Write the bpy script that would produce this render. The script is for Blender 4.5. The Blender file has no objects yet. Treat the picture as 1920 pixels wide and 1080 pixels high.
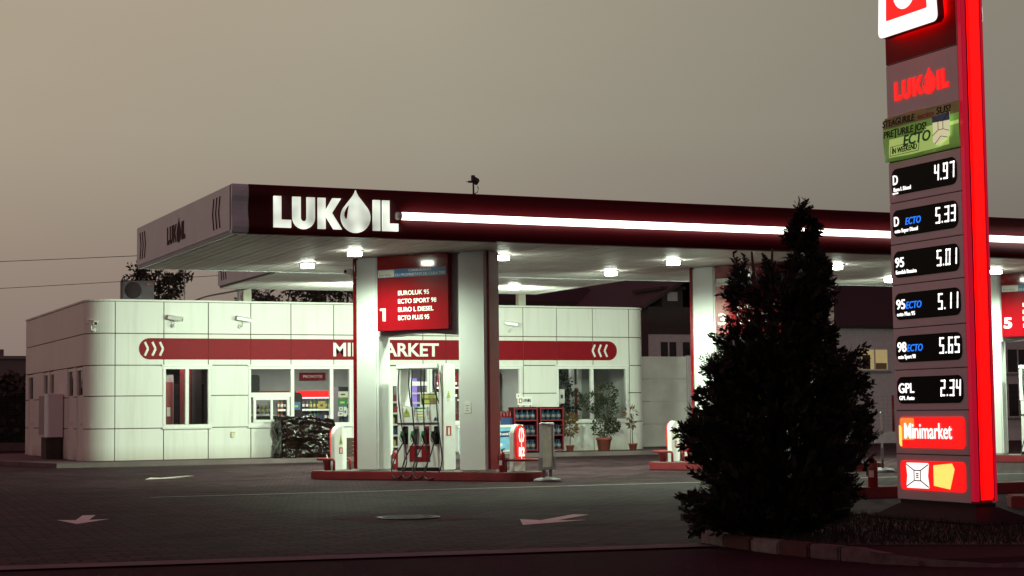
import bpy, bmesh, math, random
from mathutils import Vector, Matrix
random.seed(7)
S = bpy.context.scene
COL = S.collection
PI = math.pi
R = math.radians

# ------------------------------------------------------------------ camera
cd = bpy.data.cameras.new('camera')
cam = bpy.data.objects.new('camera', cd); COL.objects.link(cam)
cd.sensor_width = 36.0
cd.lens = 36.0 * 3252.12 / 1920.0
cd.clip_start = 0.1; cd.clip_end = 3000
YAW, PITCH, ROLL = 0.423467669, 0.0715865692, 0.011642494
fw = Vector((math.sin(YAW)*math.cos(PITCH), math.cos(YAW)*math.cos(PITCH), math.sin(PITCH)))
rt = Vector((math.cos(YAW), -math.sin(YAW), 0.0))
dn = fw.cross(rt)
r2 = rt*math.cos(ROLL) + dn*math.sin(ROLL)
d2 = -rt*math.sin(ROLL) + dn*math.cos(ROLL)
cam.matrix_world = Matrix(((r2.x, -d2.x, -fw.x, 0), (r2.y, -d2.y, -fw.y, 0), (r2.z, -d2.z, -fw.z, 1.3), (0, 0, 0, 1)))
S.camera = cam
S.render.resolution_x, S.render.resolution_y = 1024, 576

# ------------------------------------------------------------------ sky (overcast dusk: beige near the horizon, plum overhead)
W = bpy.data.worlds.new('World'); S.world = W; W.use_nodes = True
wt = W.node_tree; wt.nodes.clear()
def wn(t, **k):
    n = wt.nodes.new(t)
    for a, v in k.items(): setattr(n, a, v)
    return n
wout = wn('ShaderNodeOutputWorld'); wbg = wn('ShaderNodeBackground'); wadd = wn('ShaderNodeAddShader')
wco = wn('ShaderNodeTexCoord'); wsep = wn('ShaderNodeSeparateXYZ')
wramp = wn('ShaderNodeValToRGB'); wr2 = wn('ShaderNodeValToRGB'); wmix = wn('ShaderNodeMix', data_type='RGBA', blend_type='MULTIPLY')
wsky = wn('ShaderNodeTexSky'); wsky.sky_type = 'NISHITA'; wsky.sun_disc = False
wsky.sun_elevation = R(-3.0); wsky.sun_rotation = R(-40); wsky.air_density = 2.0; wsky.dust_density = 6.0
wbg2 = wn('ShaderNodeBackground'); wbg2.inputs[1].default_value = 0.08
wt.links.new(wsky.outputs[0], wbg2.inputs[0])
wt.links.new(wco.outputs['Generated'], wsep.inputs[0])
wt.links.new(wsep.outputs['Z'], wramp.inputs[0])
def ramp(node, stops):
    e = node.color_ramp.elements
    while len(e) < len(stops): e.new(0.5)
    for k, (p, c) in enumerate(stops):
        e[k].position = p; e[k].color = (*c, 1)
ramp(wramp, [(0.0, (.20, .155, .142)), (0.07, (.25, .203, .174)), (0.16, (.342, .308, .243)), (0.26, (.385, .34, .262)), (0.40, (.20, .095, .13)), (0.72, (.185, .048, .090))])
# azimuth: paler and warmer to the left of the view, duller to the right
wdot = wn('ShaderNodeVectorMath', operation='DOT_PRODUCT'); wdot.inputs[1].default_value = (rt.x, rt.y, 0)
wt.links.new(wco.outputs['Generated'], wdot.inputs[0])
wmr = wn('ShaderNodeMapRange'); wmr.inputs[1].default_value = -0.45; wmr.inputs[2].default_value = 0.45
wt.links.new(wdot.outputs['Value'], wmr.inputs[0]); wt.links.new(wmr.outputs[0], wr2.inputs[0])
ramp(wr2, [(0.0, (1.25, 1.13, 1.05)), (0.45, (1.0, 1.0, .98)), (0.75, (.69, .71, .72)), (1.0, (.58, .60, .62))])
wmix.inputs[0].default_value = 1.0
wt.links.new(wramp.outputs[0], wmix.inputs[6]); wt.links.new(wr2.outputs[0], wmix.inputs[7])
wnz = wn('ShaderNodeTexNoise'); wnz.inputs['Scale'].default_value = 3.0; wnz.inputs['Detail'].default_value = 5
wvm = wn('ShaderNodeVectorMath', operation='MULTIPLY'); wvm.inputs[1].default_value = (1, 1, 3.5)
wt.links.new(wco.outputs['Generated'], wvm.inputs[0]); wt.links.new(wvm.outputs[0], wnz.inputs['Vector'])
wm3 = wn('ShaderNodeMapRange'); wm3.inputs[3].default_value = .93; wm3.inputs[4].default_value = 1.07
wt.links.new(wnz.outputs[0], wm3.inputs[0])
wmul = wn('ShaderNodeVectorMath', operation='SCALE')
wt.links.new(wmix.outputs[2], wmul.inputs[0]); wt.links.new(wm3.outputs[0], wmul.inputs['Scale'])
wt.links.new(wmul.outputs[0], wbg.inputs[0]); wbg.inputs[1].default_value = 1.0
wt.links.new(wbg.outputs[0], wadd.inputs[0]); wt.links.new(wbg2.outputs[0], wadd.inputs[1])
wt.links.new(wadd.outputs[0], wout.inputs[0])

# ------------------------------------------------------------------ exposure
S.view_settings.view_transform = 'Standard'
try: S.view_settings.look = 'None'
except Exception: pass
S.view_settings.exposure = 0.0; S.view_settings.gamma = 1.0

LAMP_W = 640.0          # each canopy floodlight
LAMP_C = (.79, 1.0, .74)
SHOP_W = 62.0           # each ceiling lamp in the shop

# ------------------------------------------------------------------ materials
M = {}
def pm(name, col, rough=.5, metal=0.0, var=.12, scale=6.0, emit=None, estr=0.0, bump=0.0, bscale=60.0, coat=0.0, spec=.5, alpha=1.0, trans=0.0):
    m = bpy.data.materials.new(name); m.use_nodes = True
    nt = m.node_tree; b = nt.nodes['Principled BSDF']
    b.inputs['Base Color'].default_value = (*col, 1)
    b.inputs['Roughness'].default_value = rough; b.inputs['Metallic'].default_value = metal
    b.inputs['Specular IOR Level'].default_value = spec
    b.inputs['Coat Weight'].default_value = coat
    if trans: b.inputs['Transmission Weight'].default_value = trans
    if alpha < 1: b.inputs['Alpha'].default_value = alpha
    if var or bump:
        tc = nt.nodes.new('ShaderNodeTexCoord')
        n = nt.nodes.new('ShaderNodeTexNoise'); n.inputs['Scale'].default_value = scale; n.inputs['Detail'].default_value = 6
        nt.links.new(tc.outputs['Object'], n.inputs['Vector'])
    if var:
        r = nt.nodes.new('ShaderNodeValToRGB')
        e = r.color_ramp.elements
        e[0].position = .3; e[1].position = .7
        e[0].color = (*[c*(1-var) for c in col], 1); e[1].color = (*[min(1, c*(1+var)) for c in col], 1)
        nt.links.new(n.outputs[0], r.inputs[0]); nt.links.new(r.outputs[0], b.inputs['Base Color'])
        mr = nt.nodes.new('ShaderNodeMapRange'); mr.inputs[3].default_value = max(0, rough*(1-var)); mr.inputs[4].default_value = min(1, rough*(1+var*1.5))
        nt.links.new(n.outputs[0], mr.inputs[0]); nt.links.new(mr.outputs[0], b.inputs['Roughness'])
    if bump:
        n2 = nt.nodes.new('ShaderNodeTexNoise'); n2.inputs['Scale'].default_value = bscale; n2.inputs['Detail'].default_value = 4
        nt.links.new(tc.outputs['Object'], n2.inputs['Vector'])
        bp = nt.nodes.new('ShaderNodeBump'); bp.inputs['Strength'].default_value = bump; bp.inputs['Distance'].default_value = .02
        nt.links.new(n2.outputs[0], bp.inputs['Height']); nt.links.new(bp.outputs[0], b.inputs['Normal'])
    if emit:
        b.inputs['Emission Color'].default_value = (*emit, 1); b.inputs['Emission Strength'].default_value = estr
    M[name] = m
    return m
def emit_patchy(name, col, lo, hi, scale):
    """a lit box whose lamps show unevenly through the face"""
    m = pm(name, (.5, .5, .48), .4, var=0)
    nt = m.node_tree; b = nt.nodes['Principled BSDF']
    tc = nt.nodes.new('ShaderNodeTexCoord'); n = nt.nodes.new('ShaderNodeTexNoise')
    n.inputs['Scale'].default_value = scale; n.inputs['Detail'].default_value = 1.0
    mr = nt.nodes.new('ShaderNodeMapRange'); mr.inputs[1].default_value = .32; mr.inputs[2].default_value = .66
    mr.inputs[3].default_value = lo; mr.inputs[4].default_value = hi
    nt.links.new(tc.outputs['Object'], n.inputs['Vector']); nt.links.new(n.outputs[0], mr.inputs[0])
    nt.links.new(mr.outputs[0], b.inputs['Emission Strength']); b.inputs['Emission Color'].default_value = (*col, 1)
    return m
def clad_mat():
    m = pm('clad', (.74, .74, .70), .42, var=0); nt = m.node_tree; b = nt.nodes['Principled BSDF']
    tc = nt.nodes.new('ShaderNodeTexCoord'); mp = nt.nodes.new('ShaderNodeMapping'); mp.inputs['Scale'].default_value = (5, 5, .35)
    nt.links.new(tc.outputs['Object'], mp.inputs[0])
    n = nt.nodes.new('ShaderNodeTexNoise'); n.inputs['Scale'].default_value = 1.0; n.inputs['Detail'].default_value = 8; n.inputs['Roughness'].default_value = .65
    nt.links.new(mp.outputs[0], n.inputs['Vector'])
    n2 = nt.nodes.new('ShaderNodeTexNoise'); n2.inputs['Scale'].default_value = .7; n2.inputs['Detail'].default_value = 4
    nt.links.new(tc.outputs['Object'], n2.inputs['Vector'])
    r = nt.nodes.new('ShaderNodeValToRGB'); e = r.color_ramp.elements; e[0].position = .28; e[1].position = .50; e[0].color = (.68, .67, .62, 1); e[1].color = (.76, .76, .72, 1)
    nt.links.new(n.outputs[0], r.inputs[0])
    # splashed dirt low on the wall, run-off below the coping
    sp = nt.nodes.new('ShaderNodeSeparateXYZ'); nt.links.new(tc.outputs['Object'], sp.inputs[0])
    r2 = nt.nodes.new('ShaderNodeValToRGB'); mr = nt.nodes.new('ShaderNodeMapRange'); mr.inputs[1].default_value = .1; mr.inputs[2].default_value = 4.45
    nt.links.new(sp.outputs['Z'], mr.inputs[0]); nt.links.new(mr.outputs[0], r2.inputs[0])
    e = r2.color_ramp.elements; e[0].position = 0; e[0].color = (.70, .66, .62, 1); e[1].position = .10; e[1].color = (1, 1, 1, 1)
    x = nt.nodes.new('ShaderNodeMix'); x.data_type = 'RGBA'; x.blend_type = 'MULTIPLY'; x.inputs[0].default_value = 1
    nt.links.new(r.outputs[0], x.inputs[6]); nt.links.new(r2.outputs[0], x.inputs[7]); nt.links.new(x.outputs[2], b.inputs['Base Color'])
    mr3 = nt.nodes.new('ShaderNodeMapRange'); mr3.inputs[3].default_value = .34; mr3.inputs[4].default_value = .56; nt.links.new(n2.outputs[0], mr3.inputs[0]); nt.links.new(mr3.outputs[0], b.inputs['Roughness'])
    bp = nt.nodes.new('ShaderNodeBump'); bp.inputs['Strength'].default_value = .25; bp.inputs['Distance'].default_value = .03
    nt.links.new(n2.outputs[0], bp.inputs['Height']); nt.links.new(bp.outputs[0], b.inputs['Normal'])
clad_mat()
pm('seam', (.13, .07, .055), .9)
pm('white_paint', (.78, .78, .76), .4, var=.05)
pm('upvc', (.80, .80, .77), .3, var=.04)
pm('band_red', (.23, .002, .010), .5, var=.08, spec=.15)
pm('red_gloss', (.21, .001, .005), .12, var=.06, coat=.5)
pm('red_dark', (.24, .008, .016), .35, var=.15)
pm('red_kerb', (.20, .012, .018), .6, var=.25, scale=3, bump=.2)
pm('fascia_red', (.060, .0012, .004), .42, spec=.12, var=.10, scale=1.5)
pm('fascia_white', (.60, .67, .74), .38, var=.09, scale=1.6)
pm('soffit', (.60, .56, .54), .46, spec=.22, var=.14, scale=.8)
pm('soffit_gap', (.05, .045, .045), .9)
pm('column_white', (.74, .75, .74), .32, var=.05, scale=1.2)
pm('portal_gray', (.36, .33, .37), .45, var=.06)
pm('letter_white', (.84, .83, .80), .45, var=.02)
pm('black', (.010, .008, .009), .45, var=.2, spec=.25)
pm('display_black', (.004, .003, .004), .4, var=0, spec=.08)
pm('rubber', (.02, .018, .02), .42, var=.2)
pm('dark_gray', (.06, .055, .06), .5)
pm('mid_gray', (.22, .20, .22), .5)
pm('metal', (.52, .50, .52), .4, .3)
pm('pylon_gray', (.74, .64, .70), .42, var=.05, scale=2)
pm('pylon_base', (.018, .012, .014), .6, spec=.2)
pm('glass', (.02, .02, .022), .03, var=0, alpha=.13, spec=.8)
pm('glass_dark', (.02, .012, .016), .05, var=.2)
pm('ac_gray', (.12, .10, .12), .6)
pm('interior_wall', (.34, .35, .33), .7, var=.04)
pm('floor_tile', (.35, .34, .32), .3)
pm('blue_sign', (.06, .20, .42), .4, var=.05)
pm('ice_blue', (.20, .46, .66), .35, var=.15, scale=5)
pm('navy', (.02, .05, .16), .4)
pm('ygreen', (.42, .48, .10), .5, var=.05)
pm('green', (.03, .22, .08), .5)
pm('terracotta', (.24, .055, .04), .7, var=.2)
pm('bark', (.07, .045, .035), .9, var=.3, bump=.6)
pm('concrete', (.16, .125, .125), .9, spec=.1, var=.2, scale=2, bump=.3)
pm('kerb_white', (.20, .18, .18), .8, var=.3, scale=9, bump=.4)
pm('kerb_brown', (.085, .03, .03), .85, var=.3, scale=9, bump=.4)
pm('kerb_gray', (.14, .10, .11), .9, spec=.1, var=.3, scale=9, bump=.4)
pm('paint_mark', (.74, .72, .66), .7, var=.16, scale=14)
pm('line_pale', (.32, .29, .26), .8, var=.4, scale=5)
pm('roof_dark', (.035, .02, .022), .85, var=.3)
pm('house_gray', (.52, .45, .49), .85, var=.08)
pm('house_dark', (.05, .035, .038), .85, var=.2)
pm('apartment', (.20, .16, .16), .9)
pm('hedge', (.015, .02, .012), .9, var=.4)
pm('brown_bag', (.07, .035, .025), .8, var=.3)
pm('cardboard', (.26, .16, .09), .8)
pm('beige_post', (.60, .60, .48), .5)
pm('poster', (.62, .59, .48), .5, var=.15, scale=7)
pm('cream', (.72, .68, .55), .5)
pm('bottle_water', (.03, .07, .11), .12, var=.1, trans=.3)
pm('bottle_dark', (.05, .02, .02), .15)
pm('bottle_amber', (.30, .12, .03), .2)
pm('bottle_green', (.06, .20, .06), .2)
pm('label_white', (.66, .62, .58), .6)
pm('label_red', (.45, .04, .04), .6)
pm('label_gold', (.55, .38, .10), .6)
pm('plastic_bag', (.010, .005, .004), .05, var=.75, scale=3.2, coat=0, spec=.22)
pm('product_mix', (.2, .12, .1), .6, var=.5, scale=18)
# things that give off light
pm('tube_light', (.8, .8, .8), .4, var=0, emit=(1.0, .96, .86), estr=4.2)
pm('lens_light', (.9, .9, .9), .3, var=0, emit=(.90, 1.0, .82), estr=34.0)
pm('strip_red', (.5, .0, .0), .3, var=0, emit=(1.0, .002, .002), estr=1.7)
pm('strip_red_dim', (.40, .02, .05), .35, var=0, emit=(1.0, .004, .05), estr=.34)
pm('lit_red', (.5, .01, .01), .3, var=0, emit=(1.0, .008, .008), estr=1.05)
pm('lit_red_deep', (.5, .01, .01), .25, var=0, emit=(1.0, .008, .01), estr=.55, coat=.5)
pm('lit_white', (.8, .8, .8), .3, var=0, emit=(1.0, .98, .93), estr=1.2)
pm('lit_orange', (.7, .3, .1), .3, var=0, emit=(1.0, .22, .03), estr=1.0)
pm('lit_yellow', (.8, .7, .2), .3, var=0, emit=(1.0, .80, .16), estr=1.0)
pm('lit_led', (.9, .9, .9), .3, var=0, emit=(1.0, .97, .94), estr=1.35)
pm('lit_blue', (.05, .2, .7), .3, var=0, emit=(.012, .20, .95), estr=1.15)
pm('lit_redline', (.5, .01, .01), .3, var=0, emit=(.8, .03, .03), estr=.6)
pm('halo_red', (.5, .01, .01), .3, var=0, emit=(1.0, .008, .006), estr=16.0)
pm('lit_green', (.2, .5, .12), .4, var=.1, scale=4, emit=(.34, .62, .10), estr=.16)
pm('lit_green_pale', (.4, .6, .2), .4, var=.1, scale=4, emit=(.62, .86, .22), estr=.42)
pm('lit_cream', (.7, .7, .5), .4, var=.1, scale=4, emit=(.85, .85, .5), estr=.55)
pm('lit_violet', (.3, .2, .6), .4, var=.4, scale=9, emit=(.42, .32, .85), estr=.75)
pm('cool_white', (.8, .8, .9), .4, var=0, emit=(.85, .9, 1.0), estr=1.3)
pm('room_warm', (.5, .42, .25), .6, var=.1, emit=(.62, .47, .20), estr=.42)
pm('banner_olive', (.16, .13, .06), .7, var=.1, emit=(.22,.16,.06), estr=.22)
emit_patchy('letter_lit', (.92, 1.0, .84), .38, 1.15, 2.3)

def foliage_mat(name, c0, c1):
    m = pm(name, c0, .65, var=0)
    nt = m.node_tree; b = nt.nodes['Principled BSDF']
    g = nt.nodes.new('ShaderNodeNewGeometry'); r = nt.nodes.new('ShaderNodeValToRGB')
    r.color_ramp.elements[0].color = (*c0, 1); r.color_ramp.elements[1].color = (*c1, 1)
    nt.links.new(g.outputs['Random Per Island'], r.inputs[0]); nt.links.new(r.outputs[0], b.inputs['Base Color'])
foliage_mat('leaf_conifer', (.003, .004, .002), (.016, .015, .008))
foliage_mat('leaf_bg', (.018, .016, .010), (.05, .045, .022))
foliage_mat('leaf_pot', (.012, .018, .008), (.06, .062, .03))
foliage_mat('leaf_bronze', (.06, .035, .012), (.22, .12, .045))
foliage_mat('grass_blade', (.003, .003, .002), (.011, .008, .006))
pm('patch', (.10, .082, .080), .9, spec=.08)
pm('edging', (.20, .17, .17), .9, spec=.1, var=.2, scale=3, bump=.3)
pm('mark_dark', (.05, .003, .008), .6, spec=.1)
pm('fence_panel', (.66, .64, .60), .85, var=.15, scale=1.5, bump=.3)
pm('bottle_label', (.16, .13, .14), .6)

def paving():
    m = pm('paving', (.12, .09, .09), .75, var=0, spec=.06)
    nt = m.node_tree; b = nt.nodes['Principled BSDF']
    tc = nt.nodes.new('ShaderNodeTexCoord')
    mp = nt.nodes.new('ShaderNodeMapping'); mp.inputs['Rotation'].default_value = (0, 0, R(4))
    nt.links.new(tc.outputs['Object'], mp.inputs[0])
    br = nt.nodes.new('ShaderNodeTexBrick'); br.inputs['Scale'].default_value = 1.0
    br.inputs['Brick Width'].default_value = .30; br.inputs['Row Height'].default_value = .20; br.inputs['Mortar Size'].default_value = .022
    br.inputs['Mortar Smooth'].default_value = .4
    br.inputs['Color1'].default_value = (.082, .047, .054, 1); br.inputs['Color2'].default_value = (.036, .020, .025, 1); br.inputs['Mortar'].default_value = (.014, .008, .011, 1)
    nt.links.new(mp.outputs[0], br.inputs['Vector'])
    n = nt.nodes.new('ShaderNodeTexNoise'); n.inputs['Scale'].default_value = .35; n.inputs['Detail'].default_value = 7; n.inputs['Roughness'].default_value = .62
    nt.links.new(tc.outputs['Object'], n.inputs['Vector'])
    mr = nt.nodes.new('ShaderNodeMapRange'); mr.inputs[1].default_value = .3; mr.inputs[2].default_value = .7; mr.inputs[3].default_value = .52; mr.inputs[4].default_value = 1.32
    nt.links.new(n.outputs[0], mr.inputs[0])
    n3 = nt.nodes.new('ShaderNodeTexNoise'); n3.inputs['Scale'].default_value = 14; n3.inputs['Detail'].default_value = 3
    nt.links.new(tc.outputs['Object'], n3.inputs['Vector'])
    mr3 = nt.nodes.new('ShaderNodeMapRange'); mr3.inputs[3].default_value = .75; mr3.inputs[4].default_value = 1.25
    nt.links.new(n3.outputs[0], mr3.inputs[0])
    mm = nt.nodes.new('ShaderNodeMath'); mm.operation = 'MULTIPLY'
    nt.links.new(mr.outputs[0], mm.inputs[0]); nt.links.new(mr3.outputs[0], mm.inputs[1])
    n4 = nt.nodes.new('ShaderNodeTexNoise'); n4.inputs['Scale'].default_value = .9; n4.inputs['Detail'].default_value = 3; n4.inputs['Distortion'].default_value = .6
    mp4 = nt.nodes.new('ShaderNodeMapping'); mp4.inputs['Scale'].default_value = (.45, 1.3, 1); mp4.inputs['Location'].default_value = (3, 7, 0)
    nt.links.new(tc.outputs['Object'], mp4.inputs[0]); nt.links.new(mp4.outputs[0], n4.inputs['Vector'])
    r4 = nt.nodes.new('ShaderNodeMapRange'); r4.inputs[1].default_value = .58; r4.inputs[2].default_value = .70; r4.inputs[3].default_value = 1.0; r4.inputs[4].default_value = .36
    nt.links.new(n4.outputs[0], r4.inputs[0])
    mm4 = nt.nodes.new('ShaderNodeMath'); mm4.operation = 'MULTIPLY'; nt.links.new(mm.outputs[0], mm4.inputs[0]); nt.links.new(r4.outputs[0], mm4.inputs[1]); mm = mm4
    sc = nt.nodes.new('ShaderNodeVectorMath'); sc.operation = 'SCALE'
    nt.links.new(br.outputs['Color'], sc.inputs[0]); nt.links.new(mm.outputs[0], sc.inputs['Scale'])
    nt.links.new(sc.outputs[0], b.inputs['Base Color'])
    mr2 = nt.nodes.new('ShaderNodeMapRange'); mr2.inputs[3].default_value = .55; mr2.inputs[4].default_value = .9
    nt.links.new(n.outputs[0], mr2.inputs[0]); nt.links.new(mr2.outputs[0], b.inputs['Roughness'])
    bp = nt.nodes.new('ShaderNodeBump'); bp.inputs['Strength'].default_value = .7; bp.inputs['Distance'].default_value = .012
    inv = nt.nodes.new('ShaderNodeMath'); inv.operation = 'SUBTRACT'; inv.inputs[0].default_value = 1.0
    nt.links.new(br.outputs['Fac'], inv.inputs[1]); nt.links.new(inv.outputs[0], bp.inputs['Height']); nt.links.new(bp.outputs[0], b.inputs['Normal'])
paving()
pm('asphalt', (.046, .020, .029), .9, spec=.04, var=.25, scale=1.2, bump=.5, bscale=90)
pm('earth', (.022, .014, .014), .95, var=.3, scale=.5)

# ------------------------------------------------------------------ mesh helpers
class MB:
    """collects shapes into one mesh object"""
    def __init__(s): s.bm = bmesh.new(); s.mats = []
    def mi(s, m):
        if m not in s.mats: s.mats.append(m)
        return s.mats.index(m)
    def face(s, pts, m):
        try:
            f = s.bm.faces.new([s.bm.verts.new(p) for p in pts]); f.material_index = s.mi(m); return f
        except ValueError: return None
    def box(s, a, b, m, T=None):
        x0, y0, z0 = a; x1, y1, z1 = b
        P = [(x0,y0,z0),(x1,y0,z0),(x1,y1,z0),(x0,y1,z0),(x0,y0,z1),(x1,y0,z1),(x1,y1,z1),(x0,y1,z1)]
        v = [s.bm.verts.new((T @ Vector(p)) if T else p) for p in P]
        k = s.mi(m)
        for q in ((0,3,2,1),(4,5,6,7),(0,1,5,4),(1,2,6,5),(2,3,7,6),(3,0,4,7)):
            s.bm.faces.new([v[i] for i in q]).material_index = k
    def prism(s, poly, y0, y1, m, plane='xz', T=None):
        """poly in (x,z) pushed along y, or (x,y) pushed along z, or (y,z) pushed along x"""
        def mk(p, d):
            q = {'xz': (p[0], d, p[1]), 'xy': (p[0], p[1], d), 'yz': (d, p[0], p[1])}[plane]
            return (T @ Vector(q)) if T else q
        a = [s.bm.verts.new(mk(p, y0)) for p in poly]; b = [s.bm.verts.new(mk(p, y1)) for p in poly]
        k = s.mi(m); n = len(poly)
        fs = [s.bm.faces.new(a), s.bm.faces.new(list(reversed(b)))]
        for i in range(n): fs.append(s.bm.faces.new((a[i], b[i], b[(i+1)%n], a[(i+1)%n])))
        for f in fs: f.material_index = k
        bmesh.ops.recalc_face_normals(s.bm, faces=fs)
    def tube(s, path, r, m, seg=8, closed=False):
        path = [Vector(p) for p in path]; rings = []; k = s.mi(m); n = len(path)
        rr = r if isinstance(r, (list, tuple)) else [r]*n
        up = Vector((0,0,1))
        for i, p in enumerate(path):
            a = path[(i-1) % n] if (closed or i > 0) else p
            b = path[(i+1) % n] if (closed or i < n-1) else p
            t = (b-a).normalized()
            x = t.cross(up if abs(t.dot(up)) < .97 else Vector((1,0,0))).normalized(); y = t.cross(x)
            rings.append([s.bm.verts.new(p + (x*math.cos(2*PI*j/seg) + y*math.sin(2*PI*j/seg))*rr[i]) for j in range(seg)])
        fs = []
        for i in range(n if closed else n-1):
            A, B = rings[i], rings[(i+1) % n]
            for j in range(seg):
                fs.append(s.bm.faces.new((A[j], A[(j+1)%seg], B[(j+1)%seg], B[j])))
        if not closed: fs += [s.bm.faces.new(list(reversed(rings[0]))), s.bm.faces.new(rings[-1])]
        for f in fs: f.material_index = k; f.smooth = True
    def lathe(s, prof, m, c=(0,0,0), seg=20, mats=None):
        rings = []
        for r, z in prof:
            rings.append([s.bm.verts.new((c[0]+r*math.cos(2*PI*j/seg), c[1]+r*math.sin(2*PI*j/seg), c[2]+z)) for j in range(seg)])
        for i in range(len(prof)-1):
            for j in range(seg):
                f = s.bm.faces.new((rings[i][j], rings[i][(j+1)%seg], rings[i+1][(j+1)%seg], rings[i+1][j]))
                f.smooth = True; f.material_index = s.mi(mats[i] if mats else m)
        for q, rv in ((0, True), (-1, False)):
            if prof[q][0] > 1e-4:
                f = s.bm.faces.new(list(reversed(rings[q])) if rv else rings[q]); f.material_index = s.mi(mats[q] if mats else m)
    def add_mesh(s, me, T, m):
        k = s.mi(m); vs = [s.bm.verts.new(T @ v.co) for v in me.vertices]
        for p in me.polygons:
            try: s.bm.faces.new([vs[i] for i in p.vertices]).material_index = k
            except ValueError: pass
    def build(s, name, parent=None, bevel=0.0, smooth=False, link=True):
        me = bpy.data.meshes.new(name)
        if bevel:
            bmesh.ops.remove_doubles(s.bm, verts=s.bm.verts, dist=1e-5)
            es = [e for e in s.bm.edges if len(e.link_faces) == 2 and e.calc_face_angle(0) > .6]
            bmesh.ops.bevel(s.bm, geom=es, offset=bevel, segments=2, affect='EDGES', clamp_overlap=True)
        if smooth:
            for f in s.bm.faces: f.smooth = True
        s.bm.to_mesh(me); s.bm.free()
        for m in s.mats: me.materials.append(M[m])
        o = bpy.data.objects.new(name, me); COL.objects.link(o)
        if parent: o.parent = parent
        return o
def tag(o, label=None, cat=None, group=None, kind=None):
    if label: o['label'] = label
    if cat: o['category'] = cat
    if group: o['group'] = group
    if kind: o['kind'] = kind
    return o
def empty(name, loc=(0,0,0), rz=0, label=None, cat=None, group=None):
    o = bpy.data.objects.new(name, None); COL.objects.link(o); o.empty_display_size = .1
    o.location = loc; o.rotation_euler = (0,0,rz)
    return tag(o, label, cat, group)
def kids(o): return [c for c in COL.objects if c.parent == o]
def copy_tree(o, parent=None):
    c = o.copy(); COL.objects.link(c); c.parent = parent
    for k in kids(o): copy_tree(k, c)
    return c
def rrect(x0, z0, x1, z1, r, n=5):
    P = []
    for cx, cz, a0 in ((x1-r, z0+r, -90), (x1-r, z1-r, 0), (x0+r, z1-r, 90), (x0+r, z0+r, 180)):
        for i in range(n+1):
            a = R(a0 + 90*i/n); P.append((cx + r*math.cos(a), cz + r*math.sin(a)))
    return P
_tc = {}
def text_mesh(t, bold):
    key = (t, bold)
    if key not in _tc:
        cu = bpy.data.curves.new('lettering', 'FONT'); cu.body = t; cu.size = 1; cu.offset = bold; cu.extrude = .02; cu.resolution_u = 3
        o = bpy.data.objects.new('lettering', cu); COL.objects.link(o)
        dg = bpy.context.evaluated_depsgraph_get()
        me = bpy.data.meshes.new_from_object(o.evaluated_get(dg))
        bpy.data.objects.remove(o); _tc[key] = me
    return _tc[key]
def text(mb, t, x, z, h, y, m, width=None, bold=.0, shear=0.0, depth=.006, align='l', slope=0.0):
    """lettering lying in the local xz plane, readable from -y; h = cap height"""
    me = text_mesh(t, bold); ref = text_mesh('H', bold)
    ys = [v.co.y for v in ref.vertices]; cap = max(ys) - min(ys); base = min(ys)
    xs = [v.co.x for v in me.vertices]; w0 = max(xs) - min(xs); sz = h/cap
    sx = width/w0 if width else sz
    if align == 'c': x -= w0*sx/2
    if align == 'r': x -= w0*sx
    T = Matrix(((sx, shear*sz, 0, x - min(xs)*sx), (0, 0, -depth/.04, y - depth/2), (slope*sx, sz, 0, z - base*sz), (0, 0, 0, 1)))
    mb.add_mesh(me, T, m)
def lukoil(mb, x0, z0, w, cap, y, d, m, glint=None):
    sx = w/4.30
    def pr(P, mm=m, yy=y, dd=d): mb.prism([(x0+px*sx, z0+pz*cap) for px, pz in P], yy-dd, yy, mm)
    pr([(0,0),(.581,0),(.581,.25),(.251,.25),(.251,1),(0,1)])
    U = [(.636,1)]
    for i in range(13):
        a = PI + PI*i/12; U.append((1.013+.377*math.cos(a), .34+.37*math.sin(a)))
    U += [(1.39,1),(1.12,1)]
    for i in range(9):
        a = -PI*i/8; U.append((1.013+.107*math.cos(a), .33+.11*math.sin(a)))
    U += [(.906,1)]; pr(U)
    pr([(1.5,0),(1.755,0),(1.755,.44),(2.04,0),(2.32,0),(1.975,.52),(2.29,1),(2.0,1),(1.755,.58),(1.755,1),(1.5,1)])
    D = []
    for i in range(25):
        a = R(145) + R(250)*i/24; D.append((2.803+.51*math.cos(a), .415+.51*math.sin(a)))
    D += [(3.03,.94),(2.90,1.09),(2.835,1.20),(2.803,1.29),(2.77,1.20),(2.70,1.09),(2.575,.94)]
    pr(D)
    if glint: pr([(2.56,.80),(2.47,.70),(2.40,.55),(2.395,.44),(2.43,.36),(2.475,.345),(2.495,.45),(2.52,.62)], glint, y-d-.002, .004)
    pr([(3.413,0),(3.66,0),(3.66,1),(3.413,1)])
    pr([(3.746,0),(4.30,0),(4.30,.25),(3.99,.25),(3.99,1),(3.746,1)])
SEG = {'0':'abcdef','1':'bc','2':'abged','3':'abgcd','4':'fgbc','5':'afgcd','6':'afgedc','7':'abc','8':'abcdefg','9':'abfgcd'}
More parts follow.
